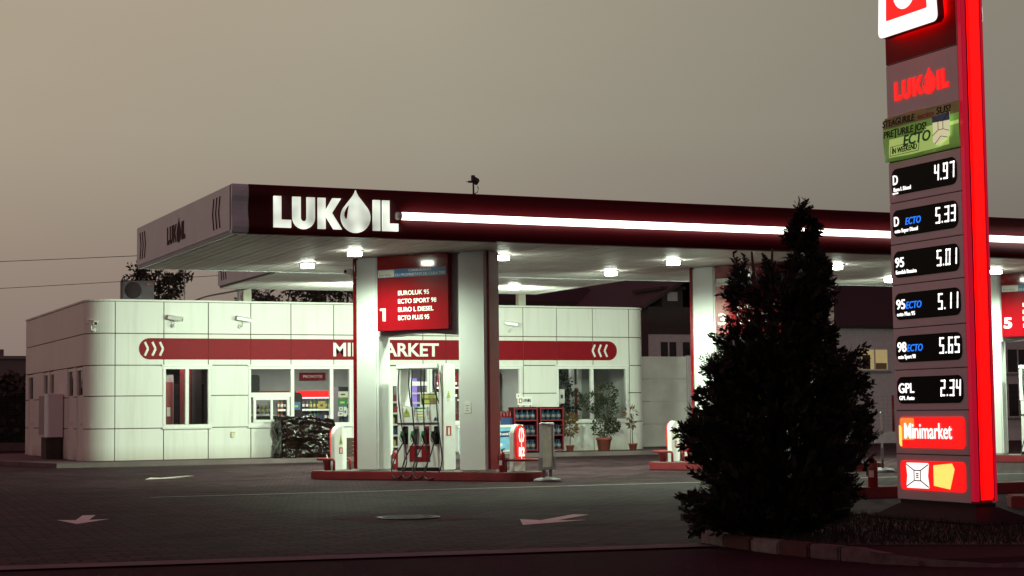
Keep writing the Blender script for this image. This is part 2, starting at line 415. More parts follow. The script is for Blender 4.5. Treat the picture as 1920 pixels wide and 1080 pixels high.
def digits(mb, t, x, z, w, h, y, m):
    """LED numerals: the string fills x..x+w"""
    n = sum(1 if c != '.' else .38 for c in t); st = w/n; tk = h*.11; dw = st*.70; px = x; lean = .06
    def bar(x0, z0, x1, z1):
        mb.prism([(a+lean*(b-z), b) for a, b in rrect(x0, z0, x1, z1, min(abs(x1-x0), abs(z1-z0))*.45, 2)], y-.004, y, m)
    for c in t:
        if c == '.':
            bar(px-(st-dw)*.5+st*.10, z, px-(st-dw)*.5+st*.10+tk*1.1, z+tk*1.1); px += st*.38; continue
        for s in SEG[c]:
            if s == 'a': bar(px, z+h-tk, px+dw, z+h)
            if s == 'g': bar(px, z+h/2-tk/2, px+dw, z+h/2+tk/2)
            if s == 'd': bar(px, z, px+dw, z+tk)
            if s == 'f': bar(px, z+h/2, px+tk, z+h)
            if s == 'b': bar(px+dw-tk, z+h/2, px+dw, z+h)
            if s == 'e': bar(px, z, px+tk, z+h/2)
            if s == 'c': bar(px+dw-tk, z, px+dw, z+h/2)
        px += st
def leaf(mb, p, d, L, w, m, roll=None):
    d = d.normalized(); s_ = d.cross(Vector((random.uniform(-1,1), random.uniform(-1,1), random.uniform(-.6,1)))).normalized()
    mb.face([p, p + d*L*.45 + s_*w, p + d*L, p + d*L*.45 - s_*w], m)
def rdir():
    while True:
        v = Vector((random.uniform(-1,1), random.uniform(-1,1), random.uniform(-1,1)))
        if .05 < v.length < 1: return v.normalized()
# ================================================================== the setting
def sheet(name, pts, z, mat, kind='structure'):
    mb = MB(); mb.face([(x, y, z) for x, y in pts], mat); return tag(mb.build(name), kind=kind)
sheet('ground', [(-700,-300),(900,-300),(900,900),(-700,900)], -.03, 'earth')
EDGE = lambda x: 15.72 - (x-2.11)*.163          # the line where the forecourt meets the road
sheet('road', [(-60,-25),(70,-25),(70,EDGE(70)),(-60,EDGE(-60))], -.012, 'asphalt')
sheet('forecourt', [(-60,EDGE(-60)),(70,EDGE(70)),(70,70),(-60,70)], 0, 'paving')
mb = MB(); mb.face([(x, EDGE(x)+dy, .004) for x, dy in ((-30,-.22),(8.62,-.22),(8.62,.20),(-30,.20))], 'edging')
tag(mb.build('kerb_strip'), kind='structure')
# pale drain line and paint across the forecourt
mb = MB()
mb.face([(6.2,27.98,.004),(30,26.2,.004),(30,26.42,.004),(6.2,28.08,.004)], 'line_pale')
tag(mb.build('road_line'), kind='structure')
mb = MB(); mb.face([(8.0,45.1,.004),(27,45.25,.004),(27,45.33,.004),(8.0,45.2,.004)], 'line_pale'); tag(mb.build('road_line'), kind='structure')
def arrow(tip, d, L, w, name='road_arrow'):
    d = Vector((*d, 0)).normalized(); s_ = Vector((-d.y, d.x, 0)); t = Vector((*tip, .005)); mb = MB()
    h = L*.5
    mb.face([t, t - d*h + s_*w, t - d*h*.86 + s_*w*.25, t - d*L + s_*w*.25, t - d*L - s_*w*.25, t - d*h*.86 - s_*w*.25, t - d*h - s_*w], 'paint_mark')
    return tag(mb.build(name), kind='structure')
arrow((8.36,18.32), (-.71,-.70), 2.05, .43)
arrow((3.88,21.60), (-.26,-.97), 1.9, .33)
arrow((7.85,36.0), (-.66,-.75), 2.0, .42)
# shop pavement with its kerb
mb = MB()
mb.prism([(7.7,45.75),(26.6,45.75),(26.6,49),(26.0,60),(6.2,60),(6.8,50)], -.02, .12, 'concrete', 'xy')
tag(mb.build('pavement'), kind='structure')
# manhole
mb = MB(); mb.lathe([(0.0,.014),(.33,.014),(.33,.020),(.40,.020),(.40,.004)], 'rubber', (7.72,20.35,0), 24)
for k in range(5): mb.box((7.72-.26, 20.13+.1*k, .014), (7.72+.26, 20.17+.1*k, .02), 'dark_gray')
mh = mb.build('manhole_cover'); tag(mh, 'round iron manhole cover set in the dark block paving', 'manhole cover')
mb = MB(); mb.face([(7.72-.75,20.35-.62,.0035),(7.72+.75,20.35-.62,.0035),(7.72+.75,20.35+.62,.0035),(7.72-.75,20.35+.62,.0035)], 'patch'); tag(mb.build('manhole_surround_pavement'), kind='structure')

# verge, sidewalk, kerb stones
VERGE = [(8.80,13.25),(8.80,14.75),(9.1,15.6),(10.2,16.35),(11.5,16.45),(12.35,15.7),(12.75,14.6),(19,9.6),(16.5,8.2),(10.4,12.02),(9.0,12.9)]
mb = MB(); mb.prism(VERGE, -.02, .10, 'earth', 'xy'); tag(mb.build('verge'), kind='structure')
mb = MB()
SW = [(8.82,12.25,.085),(9.05,12.86,.09),(10.4,11.99,.09),(16.5,8.15,.09),(15.2,6.3,.11),(10.15,11.02,.10),(9.75,11.25,.045),(9.45,11.45,.02),(9.1,11.75,.05)]
mb.face(SW, 'asphalt')
n = len(SW)
for i in range(n):
    a, b = SW[i], SW[(i+1)%n]; mb.face([(a[0],a[1],-.02),(b[0],b[1],-.02),b,a], 'kerb_gray')
tag(mb.build('sidewalk'), kind='structure')
kp = [(8.74,14.95),(8.69,14.42),(8.655,13.90),(8.65,13.42),(8.68,12.98),(8.74,12.60)]
kc = ['kerb_white','kerb_brown','kerb_white','kerb_brown','kerb_gray']
kl = ['whitewashed kerb stone under the tree, at the paving end of the verge', 'dark brown kerb stone between the two whitewashed ones', 'whitewashed kerb stone between two dark brown kerb stones',
      'dark brown kerb stone next to the bare grey kerb stone', 'bare grey kerb stone beside the dark brown one, before the dropped kerb']
for i in range(5):
    a, b = Vector((*kp[i],0)), Vector((*kp[i+1],0)); d = (b-a).normalized(); s_ = Vector((-d.y,d.x,0))
    a = a + d*.008; b = b - d*.008; mb = MB()
    P = [a, b, b + s_*.14, a + s_*.14]
    mb.prism([(p.x,p.y) for p in P], -.02, .115+.004*(i%2), kc[i], 'xy')
    tag(mb.build('kerb_stone', bevel=.018), kl[i], 'kerb stone', 'kerb stones along the verge')
mb = MB()
mb.prism([(0,-.02),(0,.11),(.15,.11),(.80,.03),(.80,-.02)], 0, .14, 'kerb_gray', 'xz', Matrix.Translation((8.745,12.585,0)) @ Matrix.Rotation(R(-72),4,'Z'))
tag(mb.build('kerb_stone', bevel=.012), 'sloping dropped kerb stone running down to the road', 'kerb stone', 'kerb stones along the verge')
# grass
def inside(x, y, P):
    c = False; j = len(P)-1
    for i in range(len(P)):
        if (P[i][1] > y) != (P[j][1] > y) and x < (P[j][0]-P[i][0])*(y-P[i][1])/(P[j][1]-P[i][1]) + P[i][0]: c = not c
        j = i
    return c
mb = MB(); cnt = 0
while cnt < 15000:
    x, y = random.uniform(8.75,15), random.uniform(9.5,16.5)
    if not inside(x, y, VERGE): continue
    cnt += 1
    h = random.uniform(.03,.085); a = random.uniform(0, 2*PI); w = .006
    q = Vector((x,y,.098)); s_ = Vector((math.cos(a),math.sin(a),0))*w
    mb.face([q-s_, q+s_, q + Vector((random.uniform(-.04,.04), random.uniform(-.04,.04), h))], 'grass_blade')
tag(mb.build('grass'), 'short dark grass on the verge around the price pylon', 'grass', kind='stuff')
# red kerbs of the nearer lane
mb = MB(); mb.prism([(14.6,21.0),(22,21.0),(22,21.5),(14.6,21.5)], -.02, .15, 'red_kerb', 'xy')
tag(mb.build('red_kerb', bevel=.02), 'long low red painted kerb running behind the price pylon', 'kerb')
mb = MB(); mb.prism([(15.1,17.9),(15.25,17.6),(17.5,16.6),(17.8,17.2),(15.4,18.35)], -.02, .15, 'red_kerb', 'xy')
tag(mb.build('red_kerb', bevel=.02), 'low red painted kerb at the right edge, nearest the road', 'kerb')

# ================================================================== canopy
CX, CY, SZ, TZ = 7.79, 28.96, 4.42, 5.285
can = empty('station_canopy', (CX,CY,0), 0, 'long flat filling station canopy with dark red front, light tube and white end', 'canopy')
LEN, DEP = 25.4, 7.68
prof = [(0.0,SZ),(-.03,SZ+.03),(-.055,SZ+.12),(-.05,SZ+.22),(-.015,SZ+.31),(-.005,SZ+.40),(-.005,SZ+.47),(-.015,SZ+.56),(-.05,SZ+.65),(-.055,SZ+.74),(-.035,SZ+.82),(.0,TZ),(.14,TZ),(.14,SZ)]
mb = MB(); mb.prism(prof, .30, LEN, 'fascia_red', 'yz'); o = mb.build('front_fascia', can)
for f in o.data.polygons: f.use_smooth = abs(f.normal.x) < .5 and f.normal.y < -.2
mb = MB()
mb.prism(prof, .0, .298, 'fascia_white', 'yz')
mb.prism([(0,.06),(0,DEP-.05),(.04,DEP),(.14,DEP),(.14,.0),(.04,0)], SZ+.05, TZ, 'fascia_white', 'xy')
mb.prism([(.02,.05),(.02,DEP-.05),(.14,DEP-.01),(.14,.05)], SZ, SZ+.05, 'fascia_white', 'xy')
mb.box((.14,DEP-.1,SZ), (LEN,DEP,TZ-.01), 'fascia_white')
mb.box((LEN-.1,.14,SZ), (LEN,DEP-.1,TZ-.01), 'fascia_white')
mb.build('end_fascia', can, bevel=.018)
mb = MB(); mb.box((.142,.142,TZ-.12), (LEN-.1,DEP-.1,TZ-.06), 'mid_gray'); mb.build('roof', can)
mb = MB()
k = 0; x = .16
while x < LEN-.12:
    mb.box((x,.145,SZ+.002+.0012*(k%3)), (x+.182,DEP-.102,SZ+.03), 'soffit'); x += .2; k += 1
mb.box((.145,.146,SZ+.032), (LEN-.102,DEP-.104,SZ+.06), 'soffit_gap')
mb.build('soffit', can)
mb = MB(); mb.tube([(3.05,-.075,SZ+.40),(LEN-.1,-.075,SZ+.40)], .068, 'tube_light', 12)
tl = mb.build('light_tube', can)
mb = MB(); mb.tube([(2.98,-.075,SZ+.40),(3.055,-.075,SZ+.40)], .071, 'upvc', 12); mb.tube([(3.055,-.075,SZ+.40),(3.07,-.075,SZ+.40)], .075, 'black', 12)
mb.build('tube_cap', tl)
for xx in range(5, 25, 2):
    mb = MB(); mb.box((xx,-.005,SZ+.375), (xx+.04,.03,SZ+.425), 'red_dark'); mb.build('tube_clip', tl)
mb = MB(); lukoil(mb, .72, SZ+.12, 2.29, .545, -.06, .05, 'letter_lit', 'band_red'); mb.build('lettering', can)
mb = MB()
TL = Matrix(((0,1,0,0),(-1,0,0,DEP+.26),(0,0,1,0),(0,0,0,1)))
def endprism(mb, P, m): mb.prism(P, -.006, .001, m, 'xz', TL)
class _E:                                    # lettering on the end face: same outlines, turned round the corner
    def __init__(s, mb, T): s.mb, s.T = mb, T
    def prism(s, P, a, b, m): s.mb.prism(P, a, b, m, 'xz', s.T)
lukoil(_E(mb, TL), 3.12, SZ+.235, 1.5, .35, .002, .008, 'mark_dark')
mb.build('lettering', can)
mb = MB()
def chev(mb, x, z, h, w, bulge, m, T, d=.008):
    mb.prism([(x,z),(x+w,z),(x+w+bulge,z+h/2),(x+w,z+h),(x,z+h),(x+bulge,z+h/2)], -d, .002, m, 'xz', T)
mb.bm.free()
for k in range(3):
    for x, s_ in ((6.72,-.09),(.62,.09)):
        mb = MB(); chev(mb, x+.21*k, SZ+.17, .56, .055, s_, 'mark_dark', TL); mb.build('chevron', can)
# lower roof wing that reaches back over the path to the shop
wing = empty('canopy_wing', (10.88,36.65,0), 0, 'lower rear canopy wing reaching back from the main canopy towards the shop', 'canopy')
WL, WD = 8.75, 5.2
mb = MB(); mb.prism([(0,.02),(0,WD-.12),(.12,WD),(WL-.1,WD),(WL,WD-.1),(WL,.02)], SZ+.06, TZ-.03, 'fascia_white', 'xy')
mb.prism([(.03,.02),(.03,WD-.14),(.14,WD-.03),(WL-.12,WD-.03),(WL-.03,WD-.12),(WL-.03,.02)], SZ+.045, SZ+.06, 'mid_gray', 'xy'); mb.build('fascia', wing)
mb = MB(); x = .06; k = 0
while x < WL-.25:
    mb.box((x,.05,SZ+.002+.0012*(k%3)), (x+.182,WD-.10,SZ+.03), 'soffit'); x += .2; k += 1
mb.box((.05,.055,SZ+.031), (WL-.06,WD-.11,SZ+.044), 'soffit_gap'); mb.build('soffit', wing)
TW = Matrix(((0,1,0,0),(-1,0,0,WD),(0,0,1,0),(0,0,0,1)))
for k in range(3):
    mb = MB(); chev(mb, .48+.2*k, SZ+.17, .56, .055, -.09, 'mark_dark', TW); mb.build('chevron', wing)
# steel props on the shop roof that carry the wing
for px, lab in ((13.62,'pale steel prop on the shop roof, near the air conditioner'), (22.38,'pale steel prop on the shop roof, in front of the house')):
    e = empty('roof_prop', (px,49.0,4.36), 0, lab, 'prop', 'props holding the rear canopy wing')
    mb = MB(); mb.box((-.12,-.12,0), (.12,.12,.78), 'beige_post'); mb.build('post', e, bevel=.01)
    mb = MB(); tx = -1.0 if px < 15 else -3.4
    mb.tube([(0,0,.70),(tx,-7.15,.62)], .07, 'beige_post', 8); mb.build('tie_arm', e)
    if px < 15:
        mb = MB(); mb.tube([(-.22,-.02,0),(-.22,-.02,.5),(-.30,-.05,.58)], .05, 'mid_gray', 8); mb.build('drain_pipe', e)

# floodlights under the canopy, each a real lamp
fl_spots = [(x, 31.35) for x in (10.84,13.93,17.81,21.86,26.2,29.6)] + [(x, 34.2) for x in (10.8,13.95,17.83,21.86,25.4,29.0)] + [(17.54,38.8),(13.6,38.8)]
fl_lab = {0:'square canopy floodlight above the left column of portal 1', 1:'square canopy floodlight just right of portal 1', 2:'square canopy floodlight just left of portal 3', 3:'square canopy floodlight right of the tree top, left of the pylon',
          4:'square canopy floodlight behind the price pylon', 5:'square canopy floodlight beyond the right picture edge', 6:'square canopy floodlight nearest the white canopy end', 7:'square canopy floodlight hidden behind the board of portal 1',
          8:'square canopy floodlight midway between portals 1 and 3, set further back', 9:'square canopy floodlight behind the tree top, second row', 10:'square canopy floodlight behind the pylon, second row', 11:'square canopy floodlight at the far right, second row',
          12:'square floodlight under the rear canopy wing, above the shop sign', 13:'square floodlight under the rear wing, hidden by portal 1'}
def make_flood():
    e = empty('canopy_floodlight')
    mb = MB(); mb.box((-.15,-.15,-.02), (.15,.15,-.002), 'mid_gray'); mb.build('housing', e, bevel=.008)
    mb = MB(); mb.prism(rrect(-.125,-.125,.125,.125,.09), -.10, -.022, 'lens_light', 'xy'); mb.build('lens', e)
    return e
f0 = make_flood()
for i, (x, y) in enumerate(fl_spots):
    e = f0 if i == 0 else copy_tree(f0)
    e.location = (x, y, SZ); tag(e, fl_lab[i], 'floodlight', 'floodlights under the canopy')
    wash = i >= 12
    ld = bpy.data.lights.new('floodlight_beam', 'SPOT'); ld.energy = LAMP_W * (2.35 if wash else 1.0); ld.color = LAMP_C; ld.shadow_soft_size = .22
    ld.spot_size = R(165) if wash else R(168); ld.spot_blend = .55 if wash else .7
    lo = bpy.data.objects.new('floodlight_beam', ld); COL.objects.link(lo); lo.location = (x, y, SZ-.24)
    if wash: lo.rotation_euler = (R(62), 0, R(-14) if i == 12 else R(6))      # the wing's lamps are tilted towards the shop front
    elif i in (2,4): ld.energy = LAMP_W*1.5
    elif i >= 6: lo.rotation_euler = (R(34), 0, 0); ld.energy = LAMP_W*1.15

# roof floodlight
e = empty('roof_searchlight', (12.47,29.35,TZ-.06), 0, 'small twin-headed lamp on a short pole on the canopy roof', 'lamp')
mb = MB(); mb.tube([(0,0,0),(0,0,.42)], .018, 'dark_gray'); mb.build('pole', e)
mb = MB(); mb.lathe([(.02,-.03),(.075,-.02),(.08,0),(.03,.06),(.0,.06)], 'dark_gray'); h_ = mb.build('lamp_head', e); h_.location = (.05,0,.36); h_.rotation_euler = (0,R(75),0)
mb = MB(); mb.box((-.035,-.03,.36), (.02,.03,.46), 'dark_gray'); mb.box((-.10,-.02,.32), (.0,.02,.355), 'dark_gray'); mb.tube([(-.10,0,.337),(-.15,0,.337)], .006, 'metal'); mb.build('bracket', e)
mb = MB(); mb.tube([(.08,0,.26),(.10,0,.22),(.08,.0,.15),(.03,.0,.12),(-.04,0,.06),(-.04,0,0)], .008, 'black', 6); mb.tube([(.0,0,.13),(.05,0,.10),(.06,0,.0)], .012, 'black', 6); mb.build('cable', e)

# ================================================================== pump islands
P0 = Vector((11.7095,32.5216,0)); RZ = R(-54)
U_ = Vector((math.cos(RZ), math.sin(RZ), 0)); V_ = Vector((-math.sin(RZ), math.cos(RZ), 0))
SP = 7.775
KZ = .17
def isl(i): return P0 + Vector((SP*i,0,0))
def at(i, a, b, z=0): return isl(i) + U_*a + V_*b + Vector((0,0,z))
num = [('1','2'),('3','4'),('5','6')]
def smooth_path(P, n=6):
    P = [Vector(p) for p in P]; out = []
    for i in range(len(P)-1):
        p0, p1, p2, p3 = P[max(i-1,0)], P[i], P[i+1], P[min(i+2,len(P)-1)]
        for k in range(n):
            t = k/n; out.append(.5*((2*p1) + (p2-p0)*t + (2*p0-5*p1+4*p2-p3)*t*t + (3*p1-p0-3*p2+p3)*t**3))
    return out + [P[-1]]
def make_island(i):
    lab = ['dark red kerbed pump island under portal 1', 'bright red kerbed pump island beside the tree under portal 3', 'red kerbed pump island under portal 5, behind the pylon'][i]
    P = []
    for k in range(17):
        a = -PI/2 + PI*k/16; P.append((3.05+.55*math.cos(a)*.95, .30+.55*math.sin(a)))
    for k in range(17):
        a = PI/2 + PI*k/16; P.append((-1.20+.55*math.cos(a)*.95, .30+.55*math.sin(a)))
    mb = MB(); mb.prism(P, 0, KZ, 'red_kerb', 'xy'); o = mb.build('pump_island', bevel=.02)
    mb = MB(); mb.prism([(3.05+(x-3.05)*.90 if x > 3 else -1.2+(x+1.2)*.90 if x < -1.1 else x, .3+(y-.3)*.86) for x, y in P], KZ+.001, KZ+.004, 'concrete', 'xy'); mb.build('deck', o)
    o.location = isl(i); o.rotation_euler = (0,0,RZ); return tag(o, lab, 'pump island', 'pump islands')
def make_portal(i):
    lab = ['white twin-column portal with red fuel board numbered 1', 'white twin-column portal with red fuel board numbered 3, behind the tree', 'white twin-column portal with red fuel board numbered 5, right of the pylon'][i]
    e = empty('sign_portal', isl(i), RZ, lab, 'portal', 'numbered portals on the pump islands')
    top = SZ-.002
    for (a0, a1, b1) in ((-.52,0,.48), (1.88,2.50,.46)):
        mb = MB(); mb.box((a0,0,KZ+.004), (a1,b1,top), 'column_white'); c = mb.build('column', e, bevel=.035)
        mb = MB()
        if a0 < 0: mb.box((-.575,-.025,KZ+.05), (-.522,.50,top), 'red_gloss')
        else: mb.box((2.502,.05,KZ+.05), (2.55,.44,top), 'red_dark')
        mb.build('edge_panel', c, bevel=.012)
    mb = MB()
    arc = [(0.002,2.83)] + [(.30+1.28*k/10, 2.83+.045*math.sin(PI*k/10)) for k in range(11)] + [(1.878,2.83),(1.878,top),(.002,top)]
    mb.prism(arc, .05, .42, 'portal_gray'); mb.build('beam', e)
    mb = MB(); mb.prism(rrect(.07,2.93,1.73,4.405,.015), -.10, .045, 'red_gloss'); bd = mb.build('sign_board', e, bevel=.006)
    mb = MB(); mb.box((.09,-.106,3.985), (1.685,-.1005,4.145), 'blue_sign'); mb.build('blue_strip', bd)
    mb = MB(); mb.prism(rrect(.10,3.995,.48,4.135,.02), -.110, -.1065, 'cream'); mb.build('white_label', bd)
    mb = MB(); text(mb, 'ecto', .13, 4.015, .055, -.111, 'blue_sign', width=.27); mb.build('small_lettering', bd)
    mb = MB()
    text(mb, 'CARBURANTI', .82, 4.085, .045, -.107, 'letter_white', width=.52, bold=.006)
    text(mb, 'CU PROPRIETATI DE CURATIRE', .50, 4.005, .050, -.107, 'letter_white', width=1.17, bold=.006)
    for k, (t, w) in enumerate((('EUROLUK 95',.72),('ECTO SPORT 98',.89),('EURO L DIESEL',.82),('ECTO PLUS 95',.72))):
        text(mb, t, .57, 3.625-.163*k, .088, -.101, 'letter_white', width=w, bold=.015)
    mb.build('lettering', bd); mb = MB()
    if i == 0: mb.prism([(.14,3.335),(.14,3.375),(.27,3.375),(.27,3.13),(.205,3.13),(.205,3.335)], -.105, -.1, 'letter_white')
    else: text(mb, num[i][0], .12, 3.13, .25, -.101, 'letter_white', width=.19, bold=.03)
    mb.build('pump_number', bd)
    return e
for i in range(3): make_island(i); make_portal(i)

def make_dispenser():
    e = empty('fuel_dispenser'); z0 = KZ+.004
    mb = MB(); mb.box((.40,.10,z0+.07), (1.36,.56,1.085), 'white_paint'); mb.build('lower_cabinet', e, bevel=.008)
    mb = MB(); mb.box((.395,.09,z0), (1.365,.57,z0+.068), 'black'); mb.build('plinth', e)
    mb = MB(); mb.box((.395,.092,1.087), (1.365,.555,1.115), 'dark_gray'); mb.build('trim_bar', e)
    mb = MB(); mb.box((.40,.10,1.117), (1.36,.56,1.43), 'white_paint'); up = mb.build('upper_cabinet', e, bevel=.008)
    mb = MB(); mb.prism([(.55,1.30),(.69,1.30),(.62,1.415)], .094, .0985, 'ygreen'); mb.box((.555,.094,1.24), (.685,.0985,1.29), 'ygreen'); mb.prism([(.607,1.325),(.633,1.325),(.62,1.375)], .092, .0945, 'black'); mb.build('warning_label', up)
    mb = MB(); mb.box((.82,.094,1.19), (1.06,.0985,1.415), 'letter_white'); mb.box((.82,.092,1.385), (1.06,.0945,1.415), 'green')
    for k in range(3): mb.box((.86,.092,1.33-.055*k), (1.0,.0945,1.352-.055*k), 'ygreen')
    mb.box((1.10,.094,1.19), (1.155,.0985,1.35), 'label_white'); mb.build('price_label', up)
    mb = MB(); mb.prism([(1.24,1.16),(1.34,1.16),(1.30,1.18),(1.33,1.185),(1.29,1.235),(1.25,1.185),(1.28,1.18)], .094, .0985, 'navy'); mb.build('maker_mark', up)
    mb = MB(); mb.box((.38,.10,1.432), (.47,.52,2.178), 'white_paint'); mb.build('side_post', e, bevel=.012)
    mb = MB(); mb.box((1.365,.08,z0), (1.47,.57,2.268), 'white_paint'); sp = mb.build('side_post', e, bevel=.03)
    mb = MB(); mb.prism([(.22,1.60),(.36,1.60),(.29,1.74)], 1.471, 1.474, 'ygreen', 'yz'); mb.box((1.471,.25,1.53), (1.474,.33,1.585), 'label_white'); mb.build('warning_label', sp)
    mb = MB(); mb.box((1.471,.20,.86), (1.474,.38,1.05), 'label_red'); mb.box((1.4745,.26,.88), (1.476,.32,1.02), 'letter_white'); mb.build('extinguisher_label', sp)
    mb = MB(); mb.box((.38,.08,2.18), (1.363,.52,2.268), 'white_paint'); mb.build('head_beam', e, bevel=.01)
    mb = MB(); mb.box((.865,.20,1.432), (1.285,.25,1.715), 'upvc'); dsp = mb.build('display', e, bevel=.006)
    mb = MB(); mb.box((.895,.196,1.475), (1.255,.1995,1.685), 'banner_olive'); mb.box((.91,.193,1.60), (1.24,.1965,1.66), 'ygreen'); mb.box((.91,.193,1.50), (1.10,.1965,1.56), 'ygreen'); mb.build('screen', dsp)
    mb = MB(); mb.box((.68,.094,.36), (.86,.0985,.67), 'red_dark'); mb.box((.965,.094,.36), (1.16,.0985,.67), 'red_dark'); mb.box((.86,.094,.60), (.965,.0985,.67), 'red_dark'); mb.box((.86,.094,.36), (.965,.0985,.45), 'red_dark'); mb.build('red_panel', e)
    hc = ['black','mid_gray','red_dark','black']
    for k, a in enumerate((.595,.84,1.085,1.315)):
        mb = MB(); mb.box((a-.055,.085,.70), (a+.055,.0985,1.05), hc[k]); mb.box((a-.04,.07,.92), (a+.04,.0845,1.0), 'dark_gray'); mb.build('holster', e)
        mb = MB()
        mb.tube([(a-.015,.03,.74),(a-.02,.0,.83),(a-.035,.0,.90),(a+.0,.03,.985),(a+.01,.075,.99)], [.018,.026,.030,.022,.014], 'rubber', 8)
        mb.tube([(a-.02,-.02,.74),(a-.055,-.03,.80),(a-.05,-.02,.90)], .009, 'green' if k < 3 else 'black', 6)
        mb.box((a-.045,-.025,.885), (a+.01,.02,.955), 'green' if k in (0,1,2) else 'black'); mb.build('nozzle', e)
        tops = ((.49,),(.73,.80),(1.01,1.09),(1.30,1.38))[k]
        for q, t in enumerate(tops):
            mb = MB()
            if k == 3 and q == 1:
                P = [(t,.03,2.18),(t+.005,-.02,1.8),(t+.05,-.05,1.2),(t+.14,-.10,.75),(t+.20,-.14,.42),(t+.16,-.20,.16),(t-.02,-.27,.03),(t-.18,-.20,.15),(a-.05,-.08,.45),(a-.015,.03,.74)]
            elif q == 0 and len(tops) == 2:
                P = [(t,.03,2.18),(t+.015,-.01,1.85),(t+.055,-.01,1.5),(t+.05,.03,1.44)] if k < 3 else [(t,.03,2.18),(t+.02,.0,1.8),(t+.03,.2,1.46)]
            else:
                P = [(t,.03,2.18),(t+.01,-.02,1.7),(a+.03-.04*(k==0),-.05,1.15),(a+.09,-.08,.75),(a+.17,-.14,.36),(a+.11,-.25,.10),(a-.03,-.27,.05),(a-.14,-.20,.22),(a-.10,-.08,.50),(a-.015,.03,.74)]
            mb.tube(smooth_path(P), .0135, 'rubber', 8); mb.build('hose', e)
    return e
d0 = make_dispenser()
for i in range(3):
    e = d0 if i == 0 else copy_tree(d0)
    e.location = isl(i); e.rotation_euler = (0,0,RZ)
    tag(e, ['white fuel dispenser with four black hoses inside portal 1', 'white fuel dispenser in portal 3, mostly hidden by the tree', 'white fuel dispenser in portal 5 at the right picture edge'][i], 'fuel dispenser', 'fuel dispensers')

def make_bollard(marks=None):
    e = empty('island_bollard')
    def arch(r, z0, zt, n=12): return [(-r,z0),(r,z0)] + [(r*math.cos(PI*k/n), zt-r+r*math.sin(PI*k/n)) for k in range(n+1)]
    mb = MB(); mb.prism(arch(.215,0,.90), -.105, 0, 'white_paint', 'yz'); b = mb.build('body', e, bevel=.012)
    mb = MB(); P = arch(.195,.42,.885); P = [p for p in P if p[1] > .43] ; Q = [(.195*math.cos(PI+PI*k/12), .38+.195*math.sin(PI+PI*k/12)) for k in range(13)]
    mb.prism(P + Q, -.145, -.1065, 'lit_red_deep', 'yz'); rp = mb.build('red_panel', e, bevel=.012)
    T = Matrix(((0,1,0,-.1455),(-1,0,0,0),(0,0,1,0),(0,0,0,1)))
    if marks:
        mb = MB()
        mb.prism([(-.008,.24),(.008,.24),(.008,.84),(-.008,.84)], -.003, 0, 'lit_white', 'xz', T)
        for s_ in (-1,1):
            mb.prism([(s_*x, z) for x, z in ((.03,.56),(.065,.56),(.105,.68),(.065,.82),(.03,.82),(.07,.68))], -.003, 0, 'lit_white', 'xz', T)
        tm = MB(); text(tm, marks[0], -.10, .29, .17, 0, 'lit_white', width=.06, bold=.03); text(tm, marks[1], .025, .29, .17, 0, 'lit_white', width=.085, bold=.03)
        me = bpy.data.meshes.new('tmp'); tm.bm.to_mesh(me); tm.bm.free(); mb.add_mesh(me, T, 'lit_white')
        mb.build('pump_numbers', rp)
    mb = MB(); mb.prism([(-.07,.52),(.07,.52),(.0,.72)], .001, .004, 'ygreen', 'yz'); mb.prism([(-.022,.55),(.022,.55),(.0,.62)], .0045, .006, 'black', 'yz'); mb.build('warning_label', b)
    mb = MB(); mb.box((.001,-.06,.33), (.004,.06,.46), 'label_red'); mb.box((.0045,-.02,.35), (.006,.02,.44), 'letter_white'); mb.build('extinguisher_label', b)
    return e
def put(e, i, a, b, z=KZ+.004, rz=0):
    e.location = at(i, a, b, z); e.rotation_euler = (0,0,RZ+rz); return e
bl = make_bollard()
for i in range(3):
    e = bl if i == 0 else copy_tree(bl)
    put(e, i, -1.12, .31); tag(e, ['white arched bollard with red back beside the plastic-wrapped pallet', 'white arched bollard with red back at the left end of the island by the tree', 'white arched bollard with red back on the island behind the pylon'][i], 'bollard', 'arched bollards on the pump islands')
e = make_bollard(('1','2')); put(e, 0, 2.93, .33, rz=PI); tag(e, 'white arched bollard with glowing red face numbered 1 and 2', 'bollard', 'arched bollards on the pump islands')
def make_rail():
    P = [(0,-.28,0),(0,-.28,.18),(-.015,-.28,.215),(-.05,-.28,.225),(-.26,-.28,.225)]
    for k in range(1,12):
        a = -PI/2 - PI*k/12; P.append((-.26+.28*math.cos(a), .28*math.sin(a), .225))
    P += [(-.26,.28,.225),(-.05,.28,.225),(-.015,.28,.215),(0,.28,.18),(0,.28,0)]
    mb = MB(); mb.tube(P, .027, 'red_kerb', 10); return mb.build('guard_rail')
r0 = make_rail(); n_ = 0
for i, a, rz, lab in ((0,-1.08,0,'red tubular guard rail round the bucket on island 1'), (0,2.90,PI,'red tubular guard rail round the glowing bollard'), (1,-1.08,0,'red tubular guard rail round the bucket on the island by the tree'), (2,-1.08,0,'red tubular guard rail on the island behind the pylon')):
    o = r0 if n_ == 0 else r0.copy()
    if n_: COL.objects.link(o)
    n_ += 1
    put(o, i, a, .30, rz=rz); tag(o, lab, 'guard rail', 'guard rails on the pump islands')
mb = MB(); mb.lathe([(.0,.0),(.075,0),(.10,.20),(.108,.205),(.108,.215),(.096,.215),(.092,.20),(.07,.03),(.0,.03)], 'red_dark'); b0 = mb.build('wash_bucket')
b1 = b0.copy(); COL.objects.link(b1)
put(b0, 0, -1.38, .22); put(b1, 1, -1.40, .22)
tag(b0, 'dark red plastic bucket holding a squeegee on island 1', 'bucket', 'wash buckets'); tag(b1, 'red plastic bucket on the island by the tree', 'bucket', 'wash buckets')
